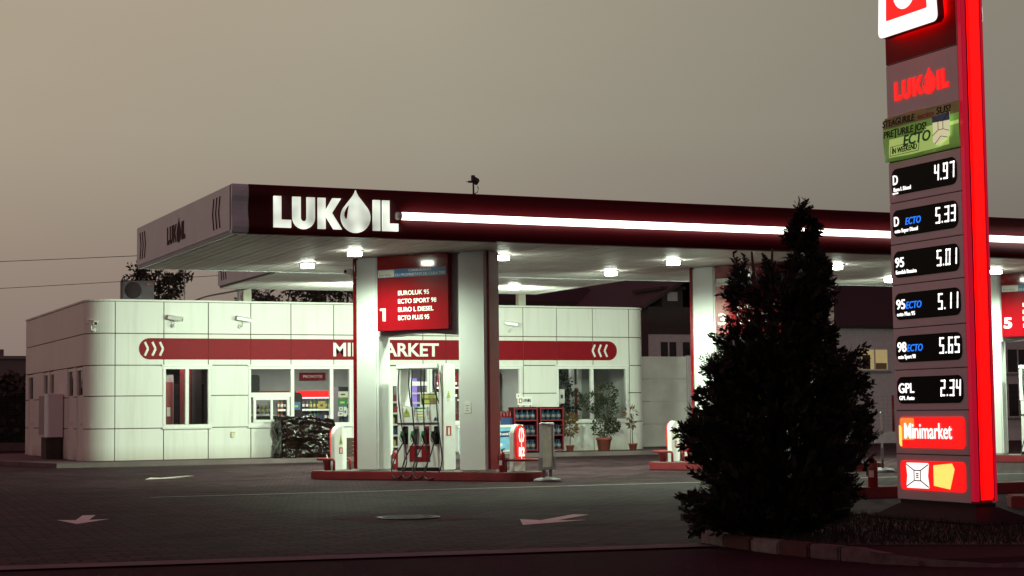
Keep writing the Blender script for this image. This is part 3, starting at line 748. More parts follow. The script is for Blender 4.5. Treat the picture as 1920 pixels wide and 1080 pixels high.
mb = MB(); mb.tube([(.02,.0,.04),(-.05,.0,.34)], .008, 'letter_white', 6); mb.box((-.10,-.012,.335), (.0,.012,.36), 'black')
sq = mb.build('squeegee'); put(sq, 0, -1.36, .22); tag(sq, 'thin white squeegee stick leaning out of the dark red bucket', 'squeegee')
def make_ext():
    e = empty('fire_extinguisher')
    mb = MB(); mb.lathe([(.0,.0),(.06,0),(.066,.012),(.066,.31),(.058,.345),(.03,.375),(.018,.38),(.018,.40),(.0,.40)], 'red_dark'); b = mb.build('cylinder_body', e)
    mb = MB(); mb.box((-.03,-.070,.13), (.035,-.058,.22), 'label_white'); mb.build('label', b)
    mb = MB(); mb.tube([(0,0,.39),(0,0,.425)], .014, 'black'); mb.tube([(-.02,0,.42),(.06,0,.45)], .008, 'black', 6); mb.tube([(-.02,0,.415),(.06,0,.418)], .008, 'black', 6); mb.tube([(-.01,0,.41),(-.05,-.02,.38),(-.075,-.02,.30),(-.072,-.02,.15)], .009, 'black', 6); mb.build('valve', e)
    return e
x0 = make_ext()
for n_, (p, lab, sc_) in enumerate(((at(0,2.86,-.04,KZ+.004),'red fire extinguisher beside the glowing red bollard',1), (at(0,-.02,.66,KZ+.004),'red fire extinguisher behind the left column of portal 1',1), (at(1,-.78,.15,KZ+.004),'red fire extinguisher between white bollard and column by the tree',1), (Vector((15.3,21.15,.15)),'red fire extinguisher standing on the long red kerb, right of the tree',1.1))):
    e = x0 if n_ == 0 else copy_tree(x0)
    e.location = p; e.rotation_euler = (0,0,RZ); e.scale = (sc_,)*3; tag(e, lab, 'fire extinguisher', 'fire extinguishers')
# bullet camera on the left column
e = empty('security_camera', at(0,-.61,.10,4.05), RZ, 'white bullet camera on the left column of portal 1, facing the road', 'camera', 'security cameras')
mb = MB(); mb.box((.03,-.06,-.02), (.22,-.026,.0), 'white_paint'); mb.tube([(-.04,-.05,.0),(-.04,-.05,.08)], .015, 'white_paint'); mb.box((-.06,-.09,-.02), (.09,-.02,.0), 'white_paint'); mb.build('bracket', e)
mb = MB(); mb.prism(rrect(-.085,.05,.005,.17,.04), -.26, .0, 'white_paint'); b = mb.build('housing', e)
mb = MB(); mb.lathe([(.0,.0),(.032,0),(.032,.01),(.0,.012)], 'black', seg=14); l = mb.build('lens', b); l.rotation_euler = (R(90),0,0); l.location = (-.04,-.261,.105)

# poster stands
def make_stand():
    e = empty('poster_stand')
    mb = MB(); mb.lathe([(.0,.0),(.30,0),(.31,.025),(.28,.055),(.10,.085),(.0,.09)], 'mid_gray', seg=28); b = mb.build('water_base', e); b.scale = (.8,1.0,1)
    for y in (-.13,.13):
        mb = MB(); mb.box((-.02,y-.025,.07), (.02,y+.025,.25), 'dark_gray'); mb.build('spring', e)
    mb = MB(); mb.box((-.03,-.29,.22), (.03,-.22,.45), 'mid_gray'); mb.box((-.03,.22,.22), (.03,.29,.45), 'mid_gray'); mb.box((-.03,-.22,.22), (.03,.22,.27), 'mid_gray')
    mb.box((-.022,-.25,.45), (.022,-.205,1.06), 'metal'); mb.box((-.022,.205,.45), (.022,.25,1.06), 'metal'); mb.tube([(0,-.25,1.075),(0,.25,1.075)], .028, 'metal'); mb.build('frame', e)
    mb = MB(); mb.box((-.012,-.204,.272), (.012,.204,1.05), 'poster'); mb.build('poster', e)
    return e
s0 = make_stand(); s0.location = (14.0,29.55,0); s0.rotation_euler = (0,0,RZ); tag(s0, 'grey poster stand on a round base right of the glowing bollard', 'poster stand', 'poster stands')
s1 = copy_tree(s0); s1.location = (21.46,29.32,0); s1.rotation_euler = (0,0,R(-36)); s1.scale = (1,1,1.12); tag(s1, 'pale poster stand between the tree and the price pylon', 'poster stand', 'poster stands')
# ================================================================== price pylon
py_ = empty('price_pylon', (11.64,15.64,0), R(-90), 'tall grey price pylon with glowing red edge and lit fuel prices', 'price sign')
mb = MB(); mb.box((.0,.012,.31), (1.215,.278,7.2), 'dark_gray'); mb.build('core', py_)
Jz = [.31,.80,1.27,1.71,2.165,2.64,3.085,3.545,4.0,4.49,5.085,7.2]
mb = MB(); bk = MB()
for k in range(len(Jz)-1):
    m_ = 'pylon_gray' if k < 10 else 'band_red'
    mb.box((-.002,-.004,Jz[k]+.005), (1.225,.0115,Jz[k+1]-.005), m_)
    bk.box((-.002,.2785,Jz[k]+.005), (1.225,.325,Jz[k+1]-.005), m_)
fpn = mb.build('face_panel', py_, bevel=.004); bk.build('rear_panel', py_, bevel=.004)
mb = MB(); mb.box((1.228,-.002,.33), (1.30,.057,7.2), 'strip_red_dim'); mb.box((1.228,.243,.33), (1.30,.285,7.2), 'strip_red_dim'); mb.build('edge_profile', py_, bevel=.008)
mb = MB(); mb.box((1.24,.066,.345), (1.318,.234,7.2), 'strip_red'); mb.build('light_strip', py_, bevel=.02)
mb = MB(); mb.box((1.236,.0585,.335), (1.3035,.0645,7.2), 'red_dark'); mb.box((1.236,.2355,.335), (1.3035,.2415,7.2), 'red_dark'); mb.build('strip_trim', py_)
mb = MB()
def frust(mb, a, b, z0, z1, m):
    A = [(a[0],a[1]),(a[2],a[1]),(a[2],a[3]),(a[0],a[3])]; B = [(b[0],b[1]),(b[2],b[1]),(b[2],b[3]),(b[0],b[3])]
    lo = [(x,y,z0) for x, y in A]; hi = [(x,y,z1) for x, y in B]
    for i in range(4): mb.face([lo[i],lo[(i+1)%4],hi[(i+1)%4],hi[i]], m)
    mb.face(hi, m); mb.face(lo[::-1], m)
mb.box((.02,.02,.27), (1.28,.27,.309), 'black')
frust(mb, (-.30,-.12,1.46,.62), (.02,.0,1.29,.29), .125, .27, 'pylon_base')
mb.box((-.33,-.15,.09), (1.50,.66,.124), 'pylon_base')
mb.build('base_skirt', py_)
def cellmid(k): return (Jz[k]+Jz[k+1])/2
prices = [('D','Euro L Diesel','4.97',None),('D','ecto Super Diesel','5.33',.20),('95','Euroluk Benzina','5.01',None),('95','ecto Plus 95','5.11',.17),('98','ecto Sport 98','5.65',.17),('GPL','GPL Auto','2.34',None)]
for n_, (code, sub, val, ecto) in enumerate(prices):
    k = 7-n_; zc = cellmid(k)+.0; z0, z1 = zc-.145, zc+.145
    mb = MB(); mb.prism(rrect(.05,z0,1.165,z1,.085), -.012, -.0045, 'display_black'); d = mb.build('price_display', py_, bevel=.003)
    tag(d, 'black price display reading %s %s' % (code, val))
    mb = MB(); text(mb, code, .085, z0+.115, .105, -.0125, 'lit_led', width={'D':.085,'95':.155,'98':.155,'GPL':.27}[code], bold=.012); mb.build('grade_code', d)
    mb = MB(); text(mb, sub, .095, z0+.04, .042, -.0125, 'lit_led', width={'D':.30,'95':.36,'98':.30,'GPL':.26}[code] + (.10 if 'Super' in sub else -.05 if 'Plus' in sub else 0), bold=.003); mb.build('grade_name', d)
    if ecto:
        mb = MB(); text(mb, 'ECTO', .085+ecto, z0+.115, .075, -.0125, 'lit_blue', width=.26, bold=.005, shear=.2); mb.build('blue_lettering', d)
    mb = MB(); digits(mb, val, .80, z0+.072, .36, .172, -.0125, 'lit_led'); mb.build('price_digits', d)
    if n_ == 0:
        mb = MB(); mb.prism(rrect(.07,z0+.012,.17,z0+.028,.006), -.0145, -.0125, 'lit_led'); mb.build('bright_mark', d)
zc = cellmid(1)
mb = MB(); mb.prism(rrect(.075,zc-.165,1.175,zc+.165,.05), -.018, -.0045, 'lit_red'); d = mb.build('shop_panel', py_, bevel=.006)
mb = MB(); mb.prism(rrect(.10,zc-.08,.34,zc+.155,.02), -.0195, -.0185, 'lit_orange'); mb.build('orange_block', d); tag(kids(d)[-1], 'orange block at the left of the red panel')
mb = MB(); mb.prism([(.078,zc-.12),(.10,zc-.15),(.125,zc-.15),(.125,zc+.05),(.10,zc+.075),(.078,zc+.075)], -.022, -.020, 'lit_yellow'); mb.build('yellow_edge', d)
mb = MB(); text(mb, 'Minimarket', .18, zc-.065, .165, -.0235, 'lit_white', width=.80, bold=.006); mb.build('lettering', d)
zc = cellmid(0)+.02
mb = MB(); mb.prism(rrect(.075,zc-.155,1.165,zc+.155,.05), -.018, -.0045, 'lit_red'); d = mb.build('service_panel', py_, bevel=.006)
mb = MB(); mb.prism([(.185,zc-.12),(.20,zc-.135),(.56,zc-.135),(.575,zc-.12),(.555,zc),(.575,zc+.12),(.56,zc+.135),(.20,zc+.135),(.185,zc+.12),(.205,zc)], -.022, -.019, 'lit_white'); ic = mb.build('white_emblem', d)
mb = MB()
for a, b in (((.19,zc+.12),(.325,zc+.055)),((.57,zc+.12),(.435,zc+.055)),((.19,zc-.12),(.325,zc-.055)),((.57,zc-.12),(.435,zc-.055)),((.325,zc+.055),(.435,zc+.055)),((.325,zc-.055),(.435,zc-.055)),((.325,zc+.055),(.325,zc-.055)),((.435,zc+.055),(.435,zc-.055)),((.36,zc+.02),(.40,zc+.02)),((.36,zc),(.40,zc)),((.36,zc-.02),(.40,zc-.02))):
    mb.tube([(a[0],-.0235,a[1]),(b[0],-.0235,b[1])], .0065, 'red_dark', 5)
mb.build('emblem_lines', ic)
mb = MB(); mb.prism([(.655,zc-.10),(.655,zc+.115),(.96,zc+.14),(1.0,zc+.08),(.92,zc-.13)], -.022, -.019, 'lit_yellow'); mb.build('yellow_emblem', d)
# brand lettering and emblem
mb = MB(); lukoil(mb, .15, 4.665, .93, .205, -.0045, .012, 'lit_red', 'pylon_gray'); mb.build('lettering', py_)
em = empty('brand_emblem', (.05,0,.05)); em.parent = py_
Q = []
def corner(P, r, n=5):
    out = []
    for i in range(len(P)):
        a, b, c = (Vector((*P[(i+k-1) % len(P)],)) for k in range(3)); u = (a-b).normalized(); v = (c-b).normalized()
        for k in range(n+1):
            t = k/n; out.append(tuple((b+u*r)*(1-t)**2 + b*2*t*(1-t) + (b+v*r)*t*t))
    return out
OUT = corner([(.03,5.30),(1.08,5.30),(1.00,6.32),(.09,6.32)], .09)
mb = MB(); mb.prism(OUT, -.155, -.075, 'red_dark'); mb.build('emblem_body', em)
mb = MB(); mb.prism(corner([(.035,5.305),(1.07,5.305),(.992,6.31),(.094,6.31)], .085), -.162, -.156, 'lit_white'); mb.build('emblem_frame', em)
mb = MB(); mb.prism(corner([(.19,5.475),(.90,5.475),(.85,6.16),(.22,6.16)], .02), -.168, -.163, 'lit_red'); mb.build('emblem_field', em)
mb = MB()
L_ = [(.32,6.05)] + [(.525+.19*math.cos(PI+PI*k/14), 5.74+.195*math.sin(PI+PI*k/14)) for k in range(15)] + [(.715,6.05),(.60,6.05),(.60,5.80)] + [(.525+.06*math.cos(-PI*k/8), 5.79+.06*math.sin(-PI*k/8)) for k in range(9)] + [(.45,6.05)]
mb.prism(L_, -.174, -.169, 'lit_white'); mb.build('emblem_letter', em)
mb = MB(); mb.prism(corner([(.12,5.38),(.98,5.38),(.92,6.24),(.17,6.24)], .06), -.05, -.03, 'halo_red'); mb.build('rear_glow_box', em)
mb = MB(); mb.prism([(x, z) for x, z in OUT], .34, .43, 'red_dark'); mb.prism(corner([(.035,5.305),(1.075,5.305),(1.0,6.31),(.094,6.31)], .085), .431, .437, 'lit_white'); mb.build('rear_emblem', em)
# fabric banner strapped over the pylon
ban = empty('advertising_banner', (11.64,15.64,0), R(-90), 'creased green fabric banner strapped across the grey pylon', 'banner')
def bz(u, v):  # u along, v up (0..1): bulge of the cloth
    return -.026 - .014*math.sin(PI*v) - .012*math.sin(9*u+4*v) - .008*math.sin(17*u-6*v)
mb = MB(); NX, NZ = 26, 12
def bp(i, j):
    u, v = i/NX, j/NZ; return (-.03+1.285*u, bz(u,v), 4.005+.49*v + .012*math.sin(5*u)*(v-.5))
for i in range(NX):
    for j in range(NZ):
        v = (j+.5)/NZ; u = (i+.5)/NX
        m_ = 'banner_olive' if v > .78 else ('lit_green_pale' if (.12 < v < .50 and .06 < u < .90) or (.50 <= v < .62 and u > .58) else 'lit_green')
        mb.face([bp(i,j),bp(i+1,j),bp(i+1,j+1),bp(i,j+1)], m_)
NB = 26
for i in range(NX):
    mb.face([bp(i,0),(bp(i,0)[0],-.02,4.01),(bp(i+1,0)[0],-.02,4.01),bp(i+1,0)], 'banner_olive'); mb.face([bp(i,NZ),bp(i+1,NZ),(bp(i+1,0)[0],-.02,4.49),(bp(i,0)[0],-.02,4.49)], 'banner_olive')
for j in range(NZ):
    for i in (0, NX): mb.face([bp(i,j),bp(i,j+1),(bp(i,0)[0],-.02,4.01+.48*(j+1)/NZ),(bp(i,0)[0],-.02,4.01+.48*j/NZ)], 'banner_olive')
bmesh.ops.remove_doubles(mb.bm, verts=mb.bm.verts, dist=1e-5)
cl = mb.build('cloth', ban, smooth=True)
mb = MB()
text(mb, 'STEAGURILE', .0, 4.385, .075, -.0700, 'black', width=.56, bold=.012, shear=.12)
text(mb, 'ecto', .62, 4.385, .062, -.0700, 'label_red', width=.27, bold=.014, shear=.2)
text(mb, 'SUS!', .94, 4.385, .075, -.0700, 'black', width=.23, bold=.012, shear=.12)
mb.build('lettering', ban); mb = MB()
text(mb, 'PREŢURILE JOS!', .02, 4.265, .075, -.0700, 'black', width=.74, bold=.012, shear=.12)
mb.build('lettering', ban); mb = MB()
text(mb, 'ECTO', .36, 4.135, .115, -.0680, 'green', width=.46, bold=.02, shear=.2)
mb.build('lettering', ban); mb = MB()
text(mb, 'ÎN WEEKEND', .155, 4.075, .058, -.0720, 'black', width=.44, bold=.004, shear=.12)
mb.build('lettering', ban); mb = MB()
for a, b in (((.12,4.055),(.62,4.055)),((.135,4.155),(.635,4.155)),((.12,4.055),(.135,4.155)),((.62,4.055),(.635,4.155))): mb.tube([(a[0],-.0710,a[1]),(b[0],-.0710,b[1])], .003, 'black', 5)
mb.build('stamp_frame', ban)
mb = MB(); mb.prism([(.86,4.11),(.87,4.24),(.86,4.375),(1.15,4.385),(1.145,4.14),(.93,4.06)], -.0670, -.0640, 'lit_cream'); mb.prism([(.862,4.31),(.86,4.375),(1.15,4.385),(1.15,4.30)], -.0700, -.0675, 'blue_sign')
for a, b in (((.87,4.37),(.96,4.31)),((1.14,4.38),(1.04,4.31)),((.96,4.31),(.96,4.22)),((1.04,4.31),(1.04,4.22)),((.96,4.22),(1.04,4.22)),((.86,4.17),(.96,4.22)),((1.14,4.19),(1.04,4.22)),((.90,4.08),(1.0,4.15)),((1.0,4.15),(1.12,4.12))): mb.tube([(a[0],-.0710,a[1]),(b[0],-.0710,b[1])], .0035, 'label_red', 5)
mb.build('picture', ban)

# ================================================================== the shop
FY = 46.96; LX, RX, RR = 8.72, 25.76, .70; BZ, HZ = .12, 4.42; BY = 57.6
shop = empty('minimarket_building', (0,0,0), 0, 'low white panelled shop with rounded corners and long red band', 'building')
seamX = [9.42,10.74,11.97,13.17,14.33,15.59,17.20,18.30,19.02,20.48,21.50,22.61,23.82,25.06]
seamZ = [.12,.985,1.86,2.69,3.55,4.42]
OPEN = [(10.72,1.0,12.04,2.66),(13.10,1.0,16.12,2.66),(16.12,.12,18.50,2.66),(18.50,1.0,21.44,2.66),(22.58,1.0,25.0,2.66)]
def cut(rects, h):
    out = []
    for (a,b,c,d) in rects:
        x0,z0,x1,z1 = max(a,h[0]),max(b,h[1]),min(c,h[2]),min(d,h[3])
        if x0 >= x1-1e-6 or z0 >= z1-1e-6: out.append((a,b,c,d)); continue
        if a < x0: out.append((a,b,x0,d))
        if c > x1: out.append((x1,b,c,d))
        if b < z0: out.append((x0,b,x1,z0))
        if d > z1: out.append((x0,z1,x1,d))
    return out
G = .013
mb = MB()
shell = [(seamX[0],BZ,seamX[-1],HZ)]
for h in OPEN: shell = cut(shell, h)
for a,b,c,d in shell: mb.box((a,FY,b), (c,FY+.22,d), 'seam')
for i in range(len(seamX)-1):
    for j in range(len(seamZ)-1):
        rs = [(seamX[i]+G,seamZ[j]+G,seamX[i+1]-G,seamZ[j+1]-G)]
        for h in OPEN: rs = cut(rs, h)
        for a,b,c,d in rs:
            if c-a > .03 and d-b > .03: mb.box((a,FY-.025,b), (c,FY-.001,d), 'clad')
def rcorner(cx, cy, a0, a1):
    n = 14
    for j in range(len(seamZ)-1):
        for m_, r, z0, z1 in (('clad',RR+.025,seamZ[j]+G,seamZ[j+1]-G),):
            for k in range(n):
                t0, t1 = R(a0+(a1-a0)*k/n), R(a0+(a1-a0)*(k+1)/n)
                if k == 0: t0 += .012
                if k == n-1: t1 -= .012
                f = mb.face([(cx+r*math.cos(t0),cy+r*math.sin(t0),z0),(cx+r*math.cos(t1),cy+r*math.sin(t1),z0),(cx+r*math.cos(t1),cy+r*math.sin(t1),z1),(cx+r*math.cos(t0),cy+r*math.sin(t0),z1)], m_); f.smooth = True
    r = RR
    for k in range(n):
        t0, t1 = R(a0+(a1-a0)*k/n), R(a0+(a1-a0)*(k+1)/n)
        mb.face([(cx+r*math.cos(t0),cy+r*math.sin(t0),BZ),(cx+r*math.cos(t1),cy+r*math.sin(t1),BZ),(cx+r*math.cos(t1),cy+r*math.sin(t1),HZ),(cx+r*math.cos(t0),cy+r*math.sin(t0),HZ)], 'seam')
rcorner(9.42, FY+RR, 180, 270); rcorner(25.06, FY+RR, 270, 360)
# left wall with door openings, right and rear walls
LO = [(47.62,.12,48.62,2.66),(49.08,.12,50.0,2.66),(56.1,.12,57.1,2.66),(52.25,1.95,53.0,2.66),(53.35,1.95,54.1,2.66)]
lseam = [47.66,50.05,52.2,54.2,56.0,57.6]
rs0 = [(FY+RR,BZ,BY,HZ)]
for h in LO: rs0 = cut(rs0, h)
for a,b,c,d in rs0: mb.box((LX,a,b), (LX+.2,c,d), 'seam')
for i in range(len(lseam)-1):
    for j in range(len(seamZ)-1):
        rs = [(lseam[i]+G*.4,seamZ[j]+G,lseam[i+1]-G*.4,seamZ[j+1]-G)]
        for h in LO: rs = cut(rs, h)
        for a,b,c,d in rs:
            if c-a > .03 and d-b > .03: mb.box((LX-.025,a,b), (LX-.001,c,d), 'clad')
mb.box((RX-.2,FY+RR,BZ), (RX,BY,HZ), 'clad'); mb.box((LX+.2,BY-.2,BZ), (RX-.2,BY,HZ), 'clad')
mb.build('wall', shop)
mb = MB(); mb.box((LX+.2,FY+.25,HZ-.16), (RX-.2,BY-.2,HZ-.08), 'mid_gray'); mb.build('roof', shop)
mb = MB()
ring = [(9.42+(RR+.05)*math.cos(R(180+90*k/8)), FY+RR+(RR+.05)*math.sin(R(180+90*k/8))) for k in range(9)] + [(25.06+(RR+.05)*math.cos(R(270+90*k/8)), FY+RR+(RR+.05)*math.sin(R(270+90*k/8))) for k in range(9)] + [(RX+.05,BY),(LX-.05,BY)]
inn = [(9.5+(RR-.2)*math.cos(R(180+90*k/8)), FY+RR+.1+(RR-.2)*math.sin(R(180+90*k/8))) for k in range(9)] + [(24.98+(RR-.2)*math.cos(R(270+90*k/8)), FY+RR+.1+(RR-.2)*math.sin(R(270+90*k/8))) for k in range(9)] + [(RX-.25,BY-.2),(LX+.25,BY-.2)]
n = len(ring)
for k in range(n):
    a, b, c, d = ring[k], ring[(k+1)%n], inn[(k+1)%n], inn[k]
    mb.face([(*a,HZ+.05),(*b,HZ+.05),(*c,HZ+.05),(*d,HZ+.05)], 'clad'); mb.face([(*a,HZ+.002),(*b,HZ+.002),(*b,HZ+.05),(*a,HZ+.05)], 'clad'); mb.face([(*d,HZ-.1),(*c,HZ-.1),(*c,HZ+.05),(*d,HZ+.05)], 'clad')
    mb.face([(*a,HZ+.002),(*b,HZ+.002),(*c,HZ+.002),(*d,HZ+.002)], 'clad')
mb.build('parapet_cap', shop)
# red band
mb = MB(); bx = [10.06] + [x for x in seamX if 10.4 < x < 24.3] + [24.64]; zb, zt = 2.845, 3.425; r_ = (zt-zb)/2
for i in range(len(bx)-1):
    a, b = bx[i], bx[i+1]; g = .004
    if i == 0: P = [(a+r_+r_*math.cos(R(90+180*k/14)), zb+r_+r_*math.sin(R(90+180*k/14))) for k in range(15)] + [(b-g,zb),(b-g,zt)]
    elif i == len(bx)-2: P = [(a+g,zt),(a+g,zb)] + [(b-r_+r_*math.cos(R(-90+180*k/14)), zb+r_+r_*math.sin(R(-90+180*k/14))) for k in range(15)]
    else: P = [(a+g,zb),(b-g,zb),(b-g,zt),(a+g,zt)]
    mb.prism(P, FY-.031, FY-.0265, 'band_red')
band = mb.build('red_band', shop)
mb = MB(); text(mb, 'MINIMARKET', 15.57, 2.945, .385, FY-.034, 'letter_white', width=3.22, bold=.026, depth=.008); mb.build('lettering', band)
for k in range(3):
    for x, s_ in ((10.22+.205*k, 1), (24.30-.205*k, -1)):
        mb = MB()
        q = [(x,2.95),(x+s_*.085,3.135),(x,3.32)]
        for a, b in ((q[0],q[1]),(q[1],q[2])):
            mb.tube([(a[0],FY-.033,a[1]),(b[0],FY-.033,b[1])], .033, 'letter_white', 8)
        ch = mb.build('chevron', band); ch.scale = (1,.12,1); ch.location = (0,(FY-.033)*.88,0)

def frame_box(mb, x0, z0, x1, z1, w, m='upvc', y0=-.04, y1=.09):
    mb.box((x0,FY+y0,z0), (x1,FY+y1,z0+w), m); mb.box((x0,FY+y0,z1-w), (x1,FY+y1,z1), m)
    mb.box((x0,FY+y0,z0+w), (x0+w,FY+y1,z1-w), m); mb.box((x1-w,FY+y0,z0+w), (x1,FY+y1,z1-w), m)
def window(name, x0, z0, x1, z1, mull, extra=None, glass='glass'):
    mb = MB(); frame_box(mb, x0, z0, x1, z1, .075)
    for m_ in mull: mb.box((m_-.05,FY-.035,z0+.0755), (m_+.05,FY+.085,z1-.0755), 'upvc')
    if extra: extra(mb)
    w = mb.build(name, shop, bevel=.008)
    mb = MB(); mb.box((x0-.02,FY-.10,z0-.045), (x1+.02,FY-.02,z0-.002), 'upvc'); mb.build('sill', w, bevel=.006)
    mb = MB(); mb.box((x0+.07,FY+.03,z0+.07), (x1-.07,FY+.042,z1-.07), glass); mb.build('pane', w)
    mb = MB(); mb.box((x0-.03,FY-.075,z1+.002), (x1+.03,FY-.0262,z1+.045), 'upvc'); mb.build('drip_rail', w)
    return w
window('window', 10.72,1.0,12.04,2.66,[11.38])
def hatch(mb):
    mb.box((13.176,FY-.03,1.86), (14.32,FY+.08,1.93), 'upvc')
    frame_box(mb, 13.24,1.10,14.28,1.80,.075,y0=-.05,y1=.02); mb.box((13.73,FY-.045,1.175), (13.80,FY+.015,1.725), 'upvc'); mb.box((13.176,FY-.03,1.80),(14.32,FY+.06,1.859),'upvc'); mb.box((13.176,FY-.03,1.076),(14.32,FY+.06,1.099),'upvc')
window('shop_window', 13.10,1.0,16.12,2.66,[14.37,15.52], hatch)
def w3(mb): pass
window('shop_window', 18.50,1.0,21.44,2.66,[19.5,20.45])
window('window', 22.58,1.0,25.0,2.66,[23.78])
# entrance
mb = MB()
mb.box((16.13,FY-.04,.12), (16.20,FY+.09,2.66), 'upvc'); mb.box((18.42,FY-.04,.12), (18.49,FY+.09,2.66), 'upvc'); mb.box((16.20,FY-.04,2.58), (18.42,FY+.09,2.66), 'upvc')
mb.box((16.20,FY-.03,2.10), (18.42,FY+.08,2.22), 'upvc'); mb.box((17.28,FY-.03,.12), (17.36,FY+.08,2.10), 'upvc'); mb.box((17.72,FY-.03,.12), (17.83,FY+.08,2.58), 'upvc')
mb.box((16.20,FY-.02,2.22), (17.72,FY+.03,2.58), 'upvc'); mb.box((16.20,FY-.03,.12), (17.28,FY+.08,.22), 'upvc')
dr = mb.build('entrance_door', shop, bevel=.006)
mb = MB(); mb.box((16.2,FY+.035,.2), (18.42,FY+.047,2.58), 'glass'); mb.build('pane', dr)
# side doors and slit windows on the left wall
for (y0, z0, y1, z1) in LO:
    door = z0 < 1
    mb = MB(); x = LX-.01; w_ = .08
    mb.box((x,y0,z0), (x+.12,y0+w_,z1), 'upvc'); mb.box((x,y1-w_,z0), (x+.12,y1,z1), 'upvc'); mb.box((x,y0+w_,z1-w_), (x+.12,y1-w_,z1), 'upvc')
    if door:
        mb.box((x+.03,y0+w_,z0), (x+.10,y1-w_,1.90), 'upvc'); mb.box((x+.02,y0+w_+.14,z0+.12), (x+.029,y1-w_-.14,1.0), 'white_paint'); mb.box((x+.02,y0+w_+.14,1.12), (x+.029,y1-w_-.14,1.78), 'white_paint')
    else: mb.box((x,y0+w_,z0), (x+.12,y1-w_,z0+w_), 'upvc')
    d = mb.build('side_door' if door else 'window', shop, bevel=.006)
    mb = MB(); mb.box((x+.05,y0+w_-.005,(1.90 if door else z0+w_-.005)), (x+.06,y1-w_+.005,z1-w_+.005), 'glass_dark'); mb.build('pane', d)
    if door:
        mb = MB(); mb.tube([(x+.03,y0+.14,1.12),(x-.03,y0+.14,1.12),(x-.03,y0+.26,1.12)], .012, 'metal'); mb.build('handle', d)
# inside of the shop
mb = MB(); mb.box((LX+.21,FY+.23,.10), (RX-.21,BY-.21,.135), 'floor_tile'); mb.build('floor', shop)
mb = MB(); mb.box((LX+.21,FY+.23,3.0), (RX-.21,52.0,3.05), 'interior_wall'); mb.build('ceiling', shop)
mb = MB(); mb.box((LX+.21,51.6,.136), (22.0,51.7,2.998), 'interior_wall'); mb.box((12.55,FY+.24,.136), (12.65,51.59,2.998), 'interior_wall'); mb.box((22.0,FY+.9,.136), (22.1,51.7,2.998), 'interior_wall'); mb.box((22.1,50.4,.136), (25.5,50.5,2.998), 'interior_wall')
mb.build('partition', shop)
mb = MB(); mb.box((10.75,47.9,.136), (12.1,47.96,2.2), 'glass_dark'); mb.box((10.86,47.85,.4), (11.22,47.89,2.45), 'interior_wall'); mb.box((10.95,47.82,.5), (11.2,47.849,2.25), 'red_dark'); mb.box((11.72,47.8,.4), (12.0,47.86,2.6), 'house_dark'); mb.box((11.4,47.85,.4), (11.7,47.88,2.6), 'red_kerb'); mb.box((11.02,47.79,1.3), (11.12,47.819,1.55), 'label_white'); mb.build('curtain', shop)
lamps = [(14.2,48.6),(15.8,49.6),(18.0,48.9),(20.0,49.0)]
for x, y in lamps:
    ld = bpy.data.lights.new('shop_ceiling_light', 'AREA'); ld.energy = SHOP_W; ld.color = (.92,1,.86); ld.shape = 'RECTANGLE'; ld.size = 1.2; ld.size_y = .3
    lo = bpy.data.objects.new('shop_ceiling_light', ld); COL.objects.link(lo); lo.location = (x,y,2.93)
c0 = None
for n_, (x, y) in enumerate(lamps):
    mb = MB(); mb.box((x-.6,y-.15,2.945), (x+.6,y+.15,2.998), 'cool_white'); o = mb.build('ceiling_lamp', bevel=.01)
    tag(o, 'flat white ceiling lamp inside the shop', 'ceiling lamp', 'ceiling lamps in the shop')
for x, e_ in ((23.8,6.0),):
    ld = bpy.data.lights.new('side_room_light', 'AREA'); ld.energy = e_; ld.color = (.92,1,.86); ld.size = .6
    lo = bpy.data.objects.new('side_room_light', ld); COL.objects.link(lo); lo.location = (x,49,2.9)
ld = bpy.data.lights.new('side_room_light', 'AREA'); ld.energy = 14; ld.color = (1,.80,.74); ld.size = .5
lo = bpy.data.objects.new('side_room_light', ld); COL.objects.link(lo); lo.location = (11.4,47.5,2.9)
# ------------------------------------------------------------------ shop contents
def bottle(name, h, r, body, cap, lab, seg=10):
    mb = MB()
    pr = [(0,0),(r*.9,0),(r,h*.04),(r,h*.25),(r*1.01,h*.26),(r*1.01,h*.52),(r,h*.53),(r,h*.62),(r*.42,h*.80),(r*.36,h*.92),(r*.40,h*.93),(r*.40,h),(0,h)]
    mt = [body]*4+[lab]+[body]*4+[cap]*3
    mb.lathe(pr, body, seg=seg, mats=mt + [cap]); return mb.build(name)
wares = [bottle('bottle', .30, .042, 'bottle_dark', 'label_red', 'label_white'), bottle('bottle', .30, .045, 'bottle_amber', 'label_gold', 'label_white'), bottle('bottle', .29, .042, 'bottle_green', 'label_gold', 'label_gold'), bottle('bottle', .28, .046, 'label_red', 'letter_white', 'label_white')]
used = [False]*4
WL = ['dark bottle with red cap on a shop shelf', 'amber bottle with gold cap on a shop shelf', 'green bottle with gold label on a shop shelf', 'red bottle with white label on a shop shelf']
def ware(k, p):
    o = wares[k] if not used[k] else wares[k].copy()
    if used[k]: COL.objects.link(o)
    used[k] = True; o.location = p; tag(o, WL[k], 'bottle', ['dark bottles', 'amber bottles', 'green bottles', 'red bottles'][k] + ' on the shop shelves')
